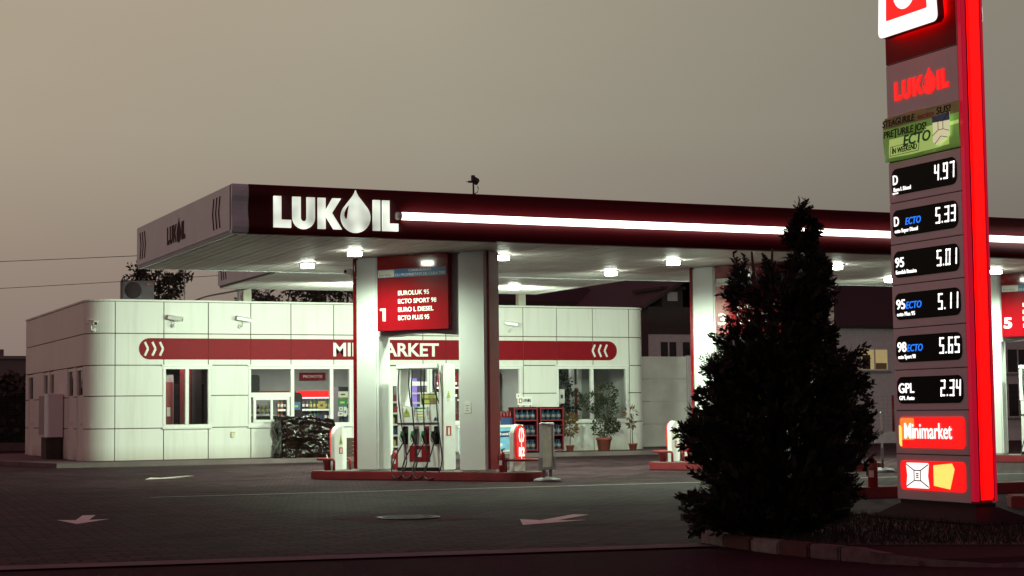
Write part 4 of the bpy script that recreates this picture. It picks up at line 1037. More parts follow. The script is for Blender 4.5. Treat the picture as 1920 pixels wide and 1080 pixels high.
def shelf_unit(name, x0, x1, y, zs, label, cat='shelf unit', back='dark_gray', header=None, hz=(1.84,2.02), depth=.42, strip='cool_white', group=None):
    e = empty(name, (x0,y,.136), 0, label, cat, group); w = x1-x0
    top = (hz[1] if header else zs[-1]+.45) - .136
    mb = MB(); mb.box((0,depth-.03,0), (w,depth,top), back); mb.box((0,0,0), (.03,depth-.031,top), 'mid_gray'); mb.box((w-.03,0,0), (w,depth-.031,top), 'mid_gray'); mb.build('carcass', e)
    for z in zs:
        mb = MB(); mb.box((.031,.02,z-.136-.03), (w-.031,depth-.031,z-.136), 'upvc'); mb.box((.031,.0,z-.136-.05), (w-.031,.0185,z-.136+.005), 'upvc'); mb.build('shelf', e)
    if header:
        mb = MB(); mb.box((-.0,-.06,hz[0]-.136), (w,-.002,hz[1]-.136), header); mb.build('header', e, bevel=.02)
        mb = MB(); mb.box((.05,.0,hz[0]-.136-.05), (w-.05,.05,hz[0]-.136-.01), strip); mb.build('light_bar', e)
    return e
zs = [.45,.80,1.12,1.47]
shelf_unit('drinks_cooler', 14.2, 15.35, 50.4, zs, 'drinks cooler with dim red header behind the serving hatch', 'drinks cooler', header='red_gloss', group='drinks coolers')
shelf_unit('drinks_cooler', 15.55, 17.15, 50.4, zs, 'drinks cooler with glowing red header, full of bottles', 'drinks cooler', header='lit_red', group='drinks coolers')
for x0, x1 in ((14.3,15.28),(15.68,17.08)):
    for z in zs[1:]:
        x = x0; kk = random.randrange(4)
        while x < x1:
            if random.random() < .2: kk = random.randrange(4)
            ware(kk, (x, 50.5+random.uniform(0,.03), z)); x += .118
shelf_unit('bottle_shelf', 13.05, 14.35, 48.3, [.62,.95,1.33], 'low shelf of bottles seen through the serving hatch', back='mid_gray', group='shop shelves')
for z in (.95,1.33):
    for k in range(9): ware((1,1,2,1,3,0,2,2,0)[k], (13.2+.12*k, 48.42, z))
shelf_unit('display_fridge', 19.12, 19.7, 50.6, [.45,.75,1.05,1.35,1.65,1.95], 'violet glowing display fridge behind the entrance door', 'display fridge', back='lit_violet')
shelf_unit('snack_shelf', 16.2, 18.1, 48.4, [.35,.68,1.0,1.33,1.66], 'snack shelf just inside the entrance', back='dark_gray', group='shop shelves')
for n_, z in enumerate((.35,.68,1.0,1.33,1.66)):
    x = 16.28
    while x < 17.95:
        h = random.uniform(.14,.22); w = random.uniform(.10,.16); mb = MB(); mb.box((x,48.44,z+.002), (x+w,48.56,z+h), random.choice(['label_white','mid_gray','label_gold','label_red','navy','cardboard'])); o = mb.build('snack_packet', bevel=.015)
        tag(o, 'small snack packet on the shelf just inside the entrance', 'packet', 'snack packets on the entrance shelf'); x += w+.02
e = shelf_unit('liquor_shelf', 19.75, 21.9, 49.6, [.9,1.30,1.72,2.10], 'dark red shelf of bottles behind the right shop window', back='red_dark', group='shop shelves')
for z in (1.30,1.72,2.10):
    x = 19.82
    while x < 21.8:
        if random.random() < .8: ware(random.choice((0,0,1,2)), (x, 49.72, z))
        x += .13
for x, z in ((19.9,2.35),(20.95,2.30)):
    mb = MB(); mb.lathe([(0,0),(.05,.02),(.06,.06),(.04,.10),(0,.11)], 'lit_white', (x,49.2,z), 12); o = mb.build('spot_lamp'); tag(o, 'small bright spot lamp over the %s of the dark red bottle shelf' % ('left half' if x < 20.3 else 'right half'), 'spot lamp', 'spot lamps over the bottle shelf')
mb = MB(); mb.box((18.7,47.5,.136), (21.3,47.95,1.28), 'red_dark'); mb.box((18.65,47.42,1.282), (21.3,48.0,1.33), 'mid_gray'); o = mb.build('shop_counter', bevel=.01); tag(o, 'dark red sales counter behind the right shop window', 'counter')
mb = MB(); mb.box((0,0,0), (.42,.30,.30), 'glass_dark'); mb.box((.02,-.006,.02), (.40,-.001,.28), 'lit_cream'); o = mb.build('till_display', bevel=.01); o.location = (20.5,47.55,1.333); tag(o, 'small lit display case on the sales counter', 'display case')
mb = MB(); mb.box((.0,0,0), (.5,.35,.42), 'product_mix'); o = mb.build('goods_box', bevel=.01); o.location = (19.1,47.5,1.333); tag(o, 'mixed goods box at the left of the sales counter', 'box')
# things just inside the big left window
mb = MB(); mb.prism(rrect(0,0,.42,.50,.09), 0, .3, 'black'); o = mb.build('coffee_machine', bevel=.02); o.location = (13.2,47.6,1.94); tag(o, 'black rounded machine on top of the hatch shelf', 'machine')
mb = MB(); mb.box((-.05,-.05,-.03), (.55,.4,-.002), 'mid_gray'); mb.box((-.04,-.04,-.62), (.0,.4,-.031), 'mid_gray'); o = mb.build('wall_shelf'); o.location = (13.2,47.6,1.938); tag(o, 'narrow grey shelf under the black rounded machine', 'shelf')
e = empty('office_chair', (14.66,47.7,.136), 0, 'dark high-backed chair behind the middle window pane', 'chair')
mb = MB(); mb.prism(rrect(-.24,.55,.24,1.80,.12), 0, .08, 'house_dark'); mb.build('backrest', e, bevel=.02)
mb = MB(); mb.prism(rrect(-.25,-.45,.25,.0,.08), .48, .56, 'house_dark', 'xy'); mb.build('seat', e, bevel=.02)
mb = MB(); mb.tube([(0,-.22,.05),(0,-.22,.48)], .03, 'metal')
for k in range(5): mb.tube([(0,-.22,.06),(.28*math.cos(k*1.257),-.22+.28*math.sin(k*1.257),.03)], .018, 'black')
mb.build('pedestal', e)
def slab(name, a, b, m, label, cat, bevel=.004):
    mb = MB(); mb.box(a, b, m); o = mb.build(name, bevel=bevel); return tag(o, label, cat)
o = slab('shop_notice', (16.02,51.55,2.36), (16.85,51.595,2.60), 'band_red', 'red wall sign above the glowing drinks cooler', 'sign')
mb = MB(); text(mb, 'PROMOTIE', 16.12, 2.44, .08, 51.545, 'label_white', width=.62, bold=.02); l_ = mb.build('lettering', o)
for a, b, m, lab in (((14.40,1.44),(14.62,1.66),'blue_sign','blue notice stuck inside the middle window pane'), ((15.72,1.53),(16.01,1.75),'green','green notice stuck on the narrow window pane'), ((15.74,1.78),(16.03,1.95),'cream','cream notice above the green one on the narrow pane'),
                    ((15.76,1.40),(15.88,1.515),'letter_white','small square white sticker below the green notice'), ((15.90,1.24),(15.99,1.515),'letter_white','tall narrow white sticker beside the door frame'), ((15.73,1.25),(15.885,1.38),'letter_white','wide white sticker low on the narrow pane'), ((15.15,1.45),(15.35,1.68),'label_gold','brown and gold card in the middle pane'),
                    ((22.70,1.55),(22.88,1.98),'letter_white','white poster behind the left pane of the plant window')):
    o = slab('notice', (a[0],FY+.044,a[1]), (b[0],FY+.05,b[1]), m, lab, 'notice', 0)
    mb = MB(); w = b[0]-a[0]; h = b[1]-a[1]; mb.box((a[0]+w*.25,FY+.0405,a[1]+h*.35), (a[0]+w*.7,FY+.0432,a[1]+h*.62), 'ygreen' if m == 'blue_sign' else 'dark_gray' if m != 'green' else 'ygreen'); mb.build('print', o)
# crates in the window
for k, (x, z) in enumerate(((15.2,1.02),)):
    mb = MB(); mb.box((14.85,47.5,.9), (15.5,47.85,1.30), 'navy'); o = mb.build('water_pack', bevel=.03); tag(o, 'blue shrink-wrapped pack of bottles low in the middle pane', 'pack')
mb = MB(); mb.box((14.4,47.45,.136), (15.55,47.95,.898), 'cardboard'); o = mb.build('window_counter', bevel=.01); tag(o, 'low counter behind the middle window pane', 'counter')
mb = MB()
for z in (.9,1.12,1.34): mb.box((22.68,47.5,z), (23.05,47.8,z+.03), 'navy')
for x in (22.66,23.05): mb.box((x,47.5,.136), (x+.04,47.8,1.98), 'navy')
for k in range(9): mb.box((22.72,47.46,.96+.11*k), (22.98,47.495,1.03+.11*k), 'label_white')
o = mb.build('leaflet_rack'); tag(o, 'dark blue leaflet rack behind the plant window', 'rack')
mb = MB(); mb.box((24.15,49.2,.136), (24.30,49.3,2.7), 'upvc'); mb.box((24.42,49.2,.136), (24.55,49.3,2.7), 'upvc'); mb.box((24.30,49.2,2.05), (24.42,49.3,2.15), 'upvc'); mb.box((24.30,49.23,.136), (24.42,49.26,2.049), 'label_red'); mb.box((24.56,49.2,.136), (25.0,49.28,2.7), 'interior_wall'); mb.box((23.55,49.2,1.0), (23.7,49.3,2.7), 'upvc')
o = mb.build('inner_door', bevel=.004); tag(o, 'white framed inner door with red panel behind the right pane', 'door')

# ------------------------------------------------------------------ in front of the shop
# wrapped pallet
mb = MB(); NXP, NYP, NZP = 64, 26, 46
def wrapd(p):
    x, y, z = p
    from mathutils import noise
    q = Vector((x*2.2, y*2.2, z*2.6))
    w = Vector((noise.noise(q*1.3), noise.noise(q*1.3+Vector((9,2,4))), 0))*.5
    f = .10*noise.noise(q) + .075*(.35-abs(noise.noise(q*1.5+w+Vector((5,1,2))))) + .038*(.3-abs(noise.noise(q*3.4+w*2+Vector((1,7,3))))) + .010*noise.noise(q*8)
    return f + .022*abs(math.sin(z*14))
Wd, Dp, Ht = 1.50, .85, 1.06
def P_(ix, iy, iz):
    x, y, z = Wd*ix/NXP, Dp*iy/NYP, Ht*iz/NZP
    cx = (x/Wd-.5)*2; top = max(0, z/Ht-.55)/.45
    q = Vector((x, y, z)); f = wrapd((x,y,z))
    nx = 1 if ix == NXP else -1 if ix == 0 else 0; ny = 1 if iy == NYP else -1 if iy == 0 else 0; nz = 1 if iz == NZP else 0
    q += Vector((nx,ny,nz))*f
    q.x += -.10*top*cx*(1 if cx > 0 else .1); q.z -= .10*max(0,cx)**2*(z/Ht) ; q.y += .08*top*(1-2*y/Dp)
    return q
def grid(mb, fn, n, m, mat):
    V = [[mb.bm.verts.new(fn(i,j)) for j in range(m+1)] for i in range(n+1)]
    for i in range(n):
        for j in range(m):
            f = mb.bm.faces.new((V[i][j],V[i+1][j],V[i+1][j+1],V[i][j+1])); f.material_index = mb.mi(mat); f.smooth = True
grid(mb, lambda i,j: P_(i,0,j), NXP, NZP, 'plastic_bag'); grid(mb, lambda i,j: P_(NXP-i,NYP,j), NXP, NZP, 'plastic_bag')
grid(mb, lambda i,j: P_(0,NYP-i,j), NYP, NZP, 'plastic_bag'); grid(mb, lambda i,j: P_(NXP,i,j), NYP, NZP, 'plastic_bag'); grid(mb, lambda i,j: P_(i,j,NZP), NXP, NYP, 'plastic_bag')
bmesh.ops.remove_doubles(mb.bm, verts=mb.bm.verts, dist=1e-4)
o = mb.build('wrapped_pallet'); o.location = (13.80,45.98,.122)
tag(o, 'pallet of goods wrapped in shiny black plastic under the shop window', 'pallet')
mb = MB()
for k in range(5):
    z = k*.105; mb.prism(rrect(-.13+.012*(k%2),z,.16-.01*(k%3),z+.10,.035), -.15, .16, 'brown_bag')
o = mb.build('charcoal_sack', bevel=.012, smooth=False); o.location = (15.76,46.25,.122); tag(o, 'brown paper sack standing left of the entrance', 'sack')
# freezer
fz = empty('ice_freezer', (19.0,45.98,.122), 0, 'light blue ice freezer with white lid behind portal 1', 'freezer')
mb = MB(); mb.box((.0,.0,.06), (2.0,.70,.74), 'letter_white'); mb.box((.03,.03,.0), (1.97,.67,.059), 'black'); mb.build('body', fz, bevel=.02)
mb = MB(); mb.box((.01,-.006,.10), (1.99,-.001,.735), 'ice_blue'); fr = mb.build('front_print', fz)
mb = MB()
for k in range(46):
    x, z = random.uniform(.05,1.9), random.uniform(.11,.36); s_ = random.uniform(.03,.06); a = random.uniform(0,1.5)
    mb.prism([(x+s_*math.cos(a+PI/2*q), z+s_*math.sin(a+PI/2*q)) for q in range(4)], -.0075-.00012*k, -.0065, random.choice(['letter_white','ice_blue','cool_ice']) if 'cool_ice' in M else random.choice(['letter_white','ice_blue']))
mb.build('ice_cubes', fr)
mb = MB(); mb.prism([(1.1,.45),(1.75,.49),(1.76,.66),(1.1,.62)], -.0225, -.0195, 'navy'); nv = mb.build('blue_label', fr)
mb = MB(); text(mb, 'gheață', 1.18, .51, .085, -.024, 'letter_white', width=.53, bold=.02, slope=.06); mb.build('lettering', nv)
mb = MB(); mb.box((-.02,-.03,.745), (1.0,.72,.82), 'letter_white'); mb.box((1.02,-.03,.745), (2.02,.72,.82), 'letter_white'); mb.box((1.05,-.05,.76), (1.2,-.031,.78), 'metal'); mb.build('lid', fz, bevel=.015)
mb = MB(); mb.box((0,0,0), (.9,.4,.12), 'cardboard'); mb.box((.02,.02,.12), (.88,.38,.16), 'label_white'); o = mb.build('goods_box', bevel=.01); o.location = (19.5,46.15,.945); tag(o, 'pale flat box lying on the blue freezer', 'box')
mb = MB()
mb.box((0,0,0), (.42,.3,.2), 'navy')
for k in range(4): mb.lathe([(0,.1),(.04,.1),(.04,.30),(.015,.36),(.015,.40),(0,.40)], 'red_dark', (.06+.1*k,.12,.0), 10)
o = mb.build('bottle_crate'); o.location = (20.43,46.1,.945+.58); 
o.location = (20.42,46.2,.945); tag(o, 'dark blue crate of red bottles on the freezer end', 'crate')
# water racks
def rack(x0, lab):
    e = empty('water_rack', (x0,46.05,.122), 0, lab, 'rack', 'red water racks'); w, d, h = .76, .42, 1.33
    mb = MB()
    for x in (0,w-.035):
        for y in (0,d-.035): mb.box((x,y,.05), (x+.035,y+.035,h), 'red_kerb')
    mb.box((.036,d-.034,.06), (w-.036,d-.02,h-.001), 'mark_dark'); mb.box((.008,.036,.06), (.022,d-.036,h-.001), 'mark_dark'); mb.box((w-.022,.036,.06), (w-.008,d-.036,h-.001), 'mark_dark'); mb.build('frame', e)  # back darkened for the shade inside; solid sides added to shade the bottles
    for z in (.10,.52,.96,1.30):
        mb = MB(); mb.box((.036,.0,z-.04), (w-.036,d-.036,z-.005), 'red_kerb'); mb.build('shelf', e)
    mb = MB()
    for x in (.05,w-.05): mb.lathe([(0,-.02),(.03,-.02),(.03,.02),(0,.02)], 'black', (x,.05,.025), 10)
    mb.build('wheel', e)
    return e
rack(20.78,'red wire rack of blue water bottles beside the freezer'); rack(21.62,'red wire rack of water bottles next to the potted plants')
wb = bottle('water_bottle', .27, .066, 'bottle_water', 'navy', 'bottle_label', 14); first = True
for r_, x0 in ((0,20.78),(1,21.62)):
    for z in (.10,.52,.96):
        for k in range(4):
            for yy in (.10,.26):
                o = wb if first else wb.copy()
                if not first: COL.objects.link(o)
                first = False; o.location = (x0+.125+.17*k, 46.05+yy, .122+z); tag(o, ['large blue water bottle standing in the red rack beside the freezer','large blue water bottle standing in the red rack next to the potted plants'][r_], 'bottle', ['water bottles in the freezer-side rack','water bottles in the plant-side rack'][r_])
e = empty('brand_board', (20.92,46.10,1.452), 0, 'small white board with red and black company lettering on the red rack', 'board')
mb = MB(); mb.box((.0,.0,.06), (.46,.012,.30), 'letter_white'); b = mb.build('board', e)
mb = MB(); mb.box((.39,.004,.0), (.41,.012,.06), 'red_dark'); mb.box((.02,.004,.0), (.04,.012,.06), 'red_dark'); mb.build('post', e)
mb = MB(); mb.box((.035,-.004,.11), (.14,-.001,.25), 'label_red'); mb.prism(rrect(.06,.135,.115,.225,.02), -.006, -.0045, 'letter_white'); lukoil(mb, .16, .15, .27, .085, -.001, .003, 'black'); mb.box((.16,-.004,.11), (.42,-.001,.12), 'blue_sign'); mb.build('lettering', b)
o = slab('wall_notice', (21.25,FY-.036,1.71), (21.38,FY-.0262,1.86), 'letter_white', 'small square white sticker on the wall above the rack', 'notice', 0)
mb = MB(); mb.prism([(21.30,1.75),(21.335,1.75),(21.335,1.80),(21.31,1.80)], FY-.039, FY-.0365, 'black'); mb.build('print', o)
# socket on the wall
mb = MB(); mb.box((12.60,FY-.08,.70), (12.70,FY-.026,.82), 'beige_post'); mb.box((12.60,FY-.085,.825), (12.72,FY-.026,.86), 'label_gold'); o = mb.build('wall_socket', bevel=.008); tag(o, 'small beige socket low on the white shop wall', 'socket')
# notice on the right column of portal 1
o = slab('column_notice', (2.02,-.006,1.30), (2.16,-.001,1.52), 'letter_white', 'small faint white notice on the right column of portal 1', 'notice', 0); o.location = isl(0); o.rotation_euler = (0,0,RZ)
mb = MB(); 
for k in range(3): mb.box((2.04,-.009,1.34+.05*k), (2.12,-.0065,1.345+.05*k), 'dark_gray')
mb.build('print', o)
# cameras on the shop wall
def wall_cam():
    e = empty('security_camera')
    mb = MB(); mb.lathe([(0,0),(.06,0),(.06,.03),(.03,.05),(0,.05)], 'upvc', seg=14); bb = mb.build('wall_plate', e); bb.rotation_euler = (R(90),0,0); bb.location = (0,0,-.14)
    mb = MB(); mb.tube([(0,-.04,-.14),(.0,-.14,-.14),(.02,-.17,-.02)], .022, 'upvc'); mb.build('arm', e)
    mb = MB(); mb.prism(rrect(-.06,-.05,.06,.06,.03), -.20, .20, 'upvc'); h = mb.build('housing', e, bevel=.008); h.location = (.03,-.17,.05); h.rotation_euler = (R(10),0,R(66))
    mb = MB(); mb.prism([(-.075,.065),(.075,.065),(.075,.078),(-.075,.078)], -.24, .20, 'white_paint'); mb.build('sun_shield', h)
    mb = MB(); mb.prism(rrect(-.045,-.035,.045,.045,.02), -.206, -.201, 'black'); mb.build('lens_window', h)
    return e
w0 = wall_cam()
for k, (x, z, lab) in enumerate(((10.98,3.90,'bullet camera on the shop wall above the red band end, nearest the left corner'), (12.85,3.90,'bullet camera on the shop wall directly below the left roof prop'), (21.02,3.86,'bullet camera on the shop wall right of portal 1'), (8.93,3.78,'bullet camera on the rounded left corner of the shop'))):
    e = w0 if k == 0 else copy_tree(w0)
    e.location = (x, FY-.027, z); tag(e, lab, 'camera', 'security cameras')
    if k == 1: e.rotation_euler = (0,0,R(18))
    if k == 3: e.location = (8.90, 47.12, z); e.rotation_euler = (0,0,R(-45))
# meter cabinet by the left wall
e = empty('meter_cabinet', (8.15,51.0,.122), 0, 'dull grey metal meter cabinet on a plinth by the left shop wall', 'cabinet')
mb = MB(); mb.box((.06,-.42,.0), (.5,.42,.62), 'house_dark'); mb.build('plinth', e, bevel=.01)
mb = MB(); mb.box((.0,-.50,.622), (.52,.50,1.85), 'pylon_gray'); c = mb.build('body', e, bevel=.012)
mb = MB(); mb.box((-.008,-.46,.70), (-.001,.46,1.80), 'portal_gray'); mb.build('door', c, bevel=.003)
# air conditioner and mast on the roof
e = empty('air_conditioner', (10.0,49.0,HZ-.08), 0, 'grey outdoor air conditioning unit on the shop roof', 'air conditioner')
mb = MB(); mb.box((.0,-.16,.24), (.90,.16,.80), 'ac_gray'); mb.build('casing', e, bevel=.02)
mb = MB(); mb.lathe([(.0,.0),(.225,0),(.235,.012),(.23,.02),(.0,.02)], 'house_dark', seg=28); f = mb.build('fan_grille', e); f.rotation_euler = (R(90),0,0); f.location = (.30,-.162,.52)
mb = MB(); mb.box((.08,-.14,.0), (.14,.14,.239), 'dark_gray'); mb.box((.76,-.14,.0), (.82,.14,.239), 'dark_gray'); mb.build('stand', e)
mb = MB(); mb.box((.68,-.166,.66), (.86,-.161,.74), 'red_dark'); mb.build('label', e)
mb = MB(); mb.tube([(0,0,0),(0,0,1.05)], .018, 'mid_gray'); o = mb.build('roof_mast'); o.location = (11.85,49.2,HZ-.08); tag(o, 'thin bare mast on the shop roof beside the dark tree', 'mast')
mb = MB(); mb.tube(smooth_path([(11.7,41.75,4.45),(11.78,44.0,4.50),(11.74,46.4,4.53),(11.7,48.5,HZ+.02)]), .025, 'black'); o = mb.build('hanging_cable'); tag(o, 'black cable hanging from the rear canopy wing to the shop roof', 'cable')

# ------------------------------------------------------------------ potted plants
def pot(parent, r, h, m='terracotta'):
    mb = MB(); mb.lathe([(0,0),(r*.72,0),(r*.95,h*.82),(r*1.04,h*.82),(r*1.06,h),(r*.94,h),(r*.9,h*.86),(0,h*.86)], m, seg=22); return mb.build('pot', parent)
def potted(name, loc, lab, stem, crowns, r, h, nl, L, w, mat, spread=1.0):
    e = empty(name, loc, 0, lab, 'potted plant', 'potted plants by the shop'); pot(e, r, h)
    mb = MB()
    for s_ in stem: mb.tube(smooth_path(s_, 4), .013, 'bark', 6)
    mb.build('stem', e)
    mb = MB()
    for (c, rad) in crowns:
        for _ in range(int(nl)):
            d = rdir(); p = Vector(c) + Vector((d.x*rad[0], d.y*rad[1], d.z*rad[2]))*random.uniform(.35,1)**.6
            leaf(mb, p, (d + Vector((0,0,random.uniform(-.5,.5)))), L*random.uniform(.6,1.2), w, mat)
    mb.build('foliage', e)
    return e
potted('potted_plant', (22.62,46.15,.122), 'small potted tree with a round bronze crown on a thin stem', [[(0,0,.15),(.01,0,.45),(0,0,.8)]], [((0,0,.72),(.22,.22,.25)),((0,0,.98),(.20,.2,.10))], .125, .20, 150, .13, .03, 'leaf_bronze')
potted('potted_plant', (23.72,46.10,.122), 'tall bushy plant in a large terracotta pot', [[(0,0,.3),(.03,0,.9),(-.02,0,1.6)],[(0,0,.3),(-.15,0,.9),(-.3,0,1.4)],[(.02,0,.3),(.2,0,.8),(.3,0,1.5)]], [((0,0,.72),(.40,.3,.33)),((.05,0,1.25),(.42,.25,.35)),((-.35,0,1.45),(.42,.2,.28)),((.12,0,1.72),(.34,.2,.32)),((.28,0,.75),(.25,.2,.2))], .23, .40, 430, .085, .022, 'leaf_pot')
potted('potted_plant', (24.72,46.15,.122), 'thin young potted plant with few leaves at the shop corner', [[(0,0,.15),(-.02,0,.6),(-.04,0,1.1)]], [((-.06,0,1.12),(.16,.14,.16)),((-.02,0,.78),(.05,.05,.06))], .135, .21, 26, .17, .035, 'leaf_bronze')
e = potted('potted_plant', (23.25,48.0,.136), 'leafy plant standing indoors behind the plant window', [[(0,0,.3),(0,0,1.2),(.1,0,1.8)]], [((-.1,0,1.95),(.45,.3,.45)),((.35,0,1.5),(.4,.3,.35))], .2, .4, 420, .10, .028, 'leaf_pot')
# yucca-like tuft in front of it
# ------------------------------------------------------------------ behind: walls, houses, trees, wires
def house(name, label, x0, x1, y0, y1, hw, wall, roof, ridge=None, overhang=.4, cat='house', axis='x'):
    e = empty(name, (x0,y0,0), 0, label, cat); w, d = x1-x0, y1-y0
    mb = MB(); mb.box((0,0,0), (w,d,hw), wall); mb.build('wall', e)
    if ridge:
        mb = MB(); o_ = overhang
        if axis == 'x':   # ridge along x
            P = [(-o_,hw-.08),(d/2,ridge),(d+o_,hw-.08),(d+o_,hw+.06),(d/2,ridge+.18),(-o_,hw+.06)]
            mb.prism(P, -o_, w+o_, roof, 'yz')
        elif axis == 'hip':
            a = [(-o_,-o_,hw),(w+o_,-o_,hw),(w+o_,d+o_,hw),(-o_,d+o_,hw)]; r1, r2_ = (d/2,d/2,ridge), (max(d/2+.1,w-d/2),d/2,ridge)
            mb.face([a[0],a[1],r2_,r1], roof); mb.face([a[1],a[2],r2_], roof); mb.face([a[2],a[3],r1,r2_], roof); mb.face([a[3],a[0],r1], roof); mb.face(a[::-1], roof)
            mb.box((-o_,-o_,hw-.14), (w+o_,d+o_,hw-.01), roof)
        else:
            P = [(-o_,hw-.08),(w/2,ridge),(w+o_,hw-.08),(w+o_,hw+.06),(w/2,ridge+.18),(-o_,hw+.06)]
            mb.prism(P, -o_, d+o_, roof, 'xz')
        mb.build('roof', e)
    return e
def hwin(e, x, z, w, h, frame='house_gray', glass='glass_dark', mull=1, sill=True):
    mb = MB(); mb.box((x-.06,-.03,z-.06), (x+w+.06,-.002,z+h+.06), frame)
    for k in range(mull): xx = x + w*(k+1)/(mull+1); mb.box((xx-.03,-.05,z), (xx+.03,-.0305,z+h), frame)
    if sill: mb.box((x-.12,-.10,z-.14), (x+w+.12,-.002,z-.065), 'mid_gray')
    o = mb.build('window', e); mb = MB(); mb.box((x,-.038,z), (x+w,-.0305,z+h), glass); mb.build('pane', o); return o
# concrete fence beside the shop
mb = MB()
for k in range(4):
    mb.box((26.6,50.5,.12+.745*k), (29.12,50.6,.12+.745*k+.735), 'fence_panel' if 'fence_panel' in M else 'house_gray')
mb.box((29.125,50.45,0), (29.27,50.62,3.12), 'house_gray')
o = mb.build('panel_fence', bevel=.01); tag(o, 'tall pale concrete panel fence right of the shop', 'fence')
mb = MB(); mb.box((26.4,50.42,-.02), (30,50.7,.119), 'dark_gray'); o = mb.build('fence_footing'); o.name = 'kerb_footing'; tag(o, kind='structure')
# pale house with a dark hipped roof
e = house('hip_roof_house', 'pale house with dark hipped roof behind the shop', 27.6, 35.3, 68, 76, 6.05, 'house_gray', 'roof_dark', 8.6, .55, axis='hip')
for x in (.7,4.55,6.4): hwin(e, x, 4.9, 1.0, 1.15, glass='glass_dark')
# dark steep house
e = house('steep_roof_house', 'dark steep-roofed house between the shop and the tree', 32.9, 41.9, 60, 72, 5.4, 'house_dark', 'house_dark', 8.0, .3, axis='y')
mb = MB(); mb.box((0,-.06,0), (9,-.002,4.3), 'house_gray'); mb.build('lower_front', e)
mb = MB(); mb.box((.75,.2,5.3), (1.7,2.4,6.1), 'house_dark'); mb.box((.65,.1,6.1), (1.8,2.5,6.22), 'roof_dark'); mb.box((1.0,.17,5.65), (1.45,.198,6.0), 'house_gray'); mb.build('dormer', e)
mb = MB(); mb.box((2.2,-.18,4.35), (3.8,.0-.07,6.2), 'house_dark'); d_ = mb.build('bay', e)
mb = MB(); mb.box((2.4,-.21,4.45), (2.72,-.185,5.7), 'house_gray'); mb.box((2.95,-.21,4.45), (3.25,-.185,5.7), 'house_gray'); mb.build('window', d_)
for x in (.5,1.5):
    w_ = hwin(e, x, 3.0, .7, 1.0); w_.location.y = -.06
mb = MB()
for k in range(6): mb.box((1.9+.02*k,-.75,2.7+.18*k), (3.1,-.70,2.73+.18*k), 'black')
mb.box((1.5,-.9,2.6), (4.4,-.02,2.68), 'dark_gray'); mb.tube([(1.6,-.8,0),(1.6,-.8,3.8)], .03, 'black'); mb.tube([(4.2,-.8,0),(4.2,-.8,3.8)], .03, 'black'); mb.tube([(1.6,-.8,3.7),(4.2,-.8,3.7)], .02, 'black'); mb.build('balcony', e)
mb = MB(); mb.tube([(1.9,6,6.6),(1.9,6,7.5)], .02, 'dark_gray'); mb.build('aerial', e)
# long grey house to the right
e = house('long_grey_house', 'long grey house with dark roof and one warm lit window', 38.6, 60, 58, 66, 4.58, 'house_gray', 'roof_dark', 7.6, .25)
w_ = hwin(e, 2.95, 2.86, 1.25, .80, glass='room_warm', frame='house_gray', mull=1); tag(w_, 'lit window with warm yellow light')
mb = MB(); mb.box((2.97,-.046,2.87), (3.35,-.0385,3.45), 'house_dark'); mb.box((3.62,-.046,2.87), (4.15,-.0385,3.12), 'cardboard'); mb.build('room_shadow_furniture', w_)
for x, z, h in ((10.35,2.75,.95),(10.35,.9,1.35),(12.0,2.75,.95),(12.0,.9,1.35),(14,2.75,.95)): hwin(e, x, z, 1.05, h)
# low wall and mesh fence in front of it
mb = MB(); mb.box((34,53.2,0), (60,53.4,.42), 'house_gray'); o = mb.build('low_wall', bevel=.02); tag(o, 'low pale wall under the mesh fence on the right', 'wall')
e = empty('mesh_fence', (34,53.3,.42), 0, 'thin wire mesh fence with dark posts on the low wall', 'fence')
for k in range(9):
    mb = MB(); mb.tube([(.35+2.6*k,0,0),(.35+2.6*k,0,1.35)], .045, 'red_dark', 8); mb.build('post', e)
mb = MB()
for k in range(9): mb.box((.3,-.002,.12+.15*k), (21.2,.002,.124+.15*k), 'dark_gray')
for k in range(105): mb.box((.3+.2*k,-.005,.1), (.304+.2*k,-.0025,1.34), 'dark_gray')
mb.build('wire_mesh', e)
# left: mesh fence, hedge, distant flats
e = empty('mesh_fence', (-4,72,0), 0, 'dark mesh fence panels left of the shop', 'fence')
for k in range(8):
    mb = MB(); mb.box((2.2*k,-.03,0), (2.2*k+.06,.03,2.38), 'dark_gray'); mb.build('post', e)
mb = MB()
for k in range(22): mb.box((0,-.004,.1+.105*k), (15.4,.004,.112+.105*k), 'dark_gray')
for k in range(150): mb.box((.1*k,-.010,.1), (.1*k+.008,-.0045,2.36), 'dark_gray')
mb.build('wire_mesh', e)
mb = MB(); mb.box((-6,71.6,0), (12,71.9,.32), 'concrete'); o = mb.build('low_wall'); tag(o, 'low concrete wall at the foot of the dark mesh fence', 'wall')
mb = MB()
for _ in range(9000):
    x = random.uniform(-6,16); y = random.uniform(73.2,75); z = random.uniform(0,2.85+.2*math.sin(x*1.3)+.15*math.sin(x*3.1))
    leaf(mb, Vector((x,y,z)), rdir(), .34, .12, 'leaf_bg')
mb.box((-6,74,0), (16,75.0,2.5), 'hedge')
o = mb.build('hedge'); tag(o, 'dense dark hedge behind the mesh fence on the left', 'hedge')
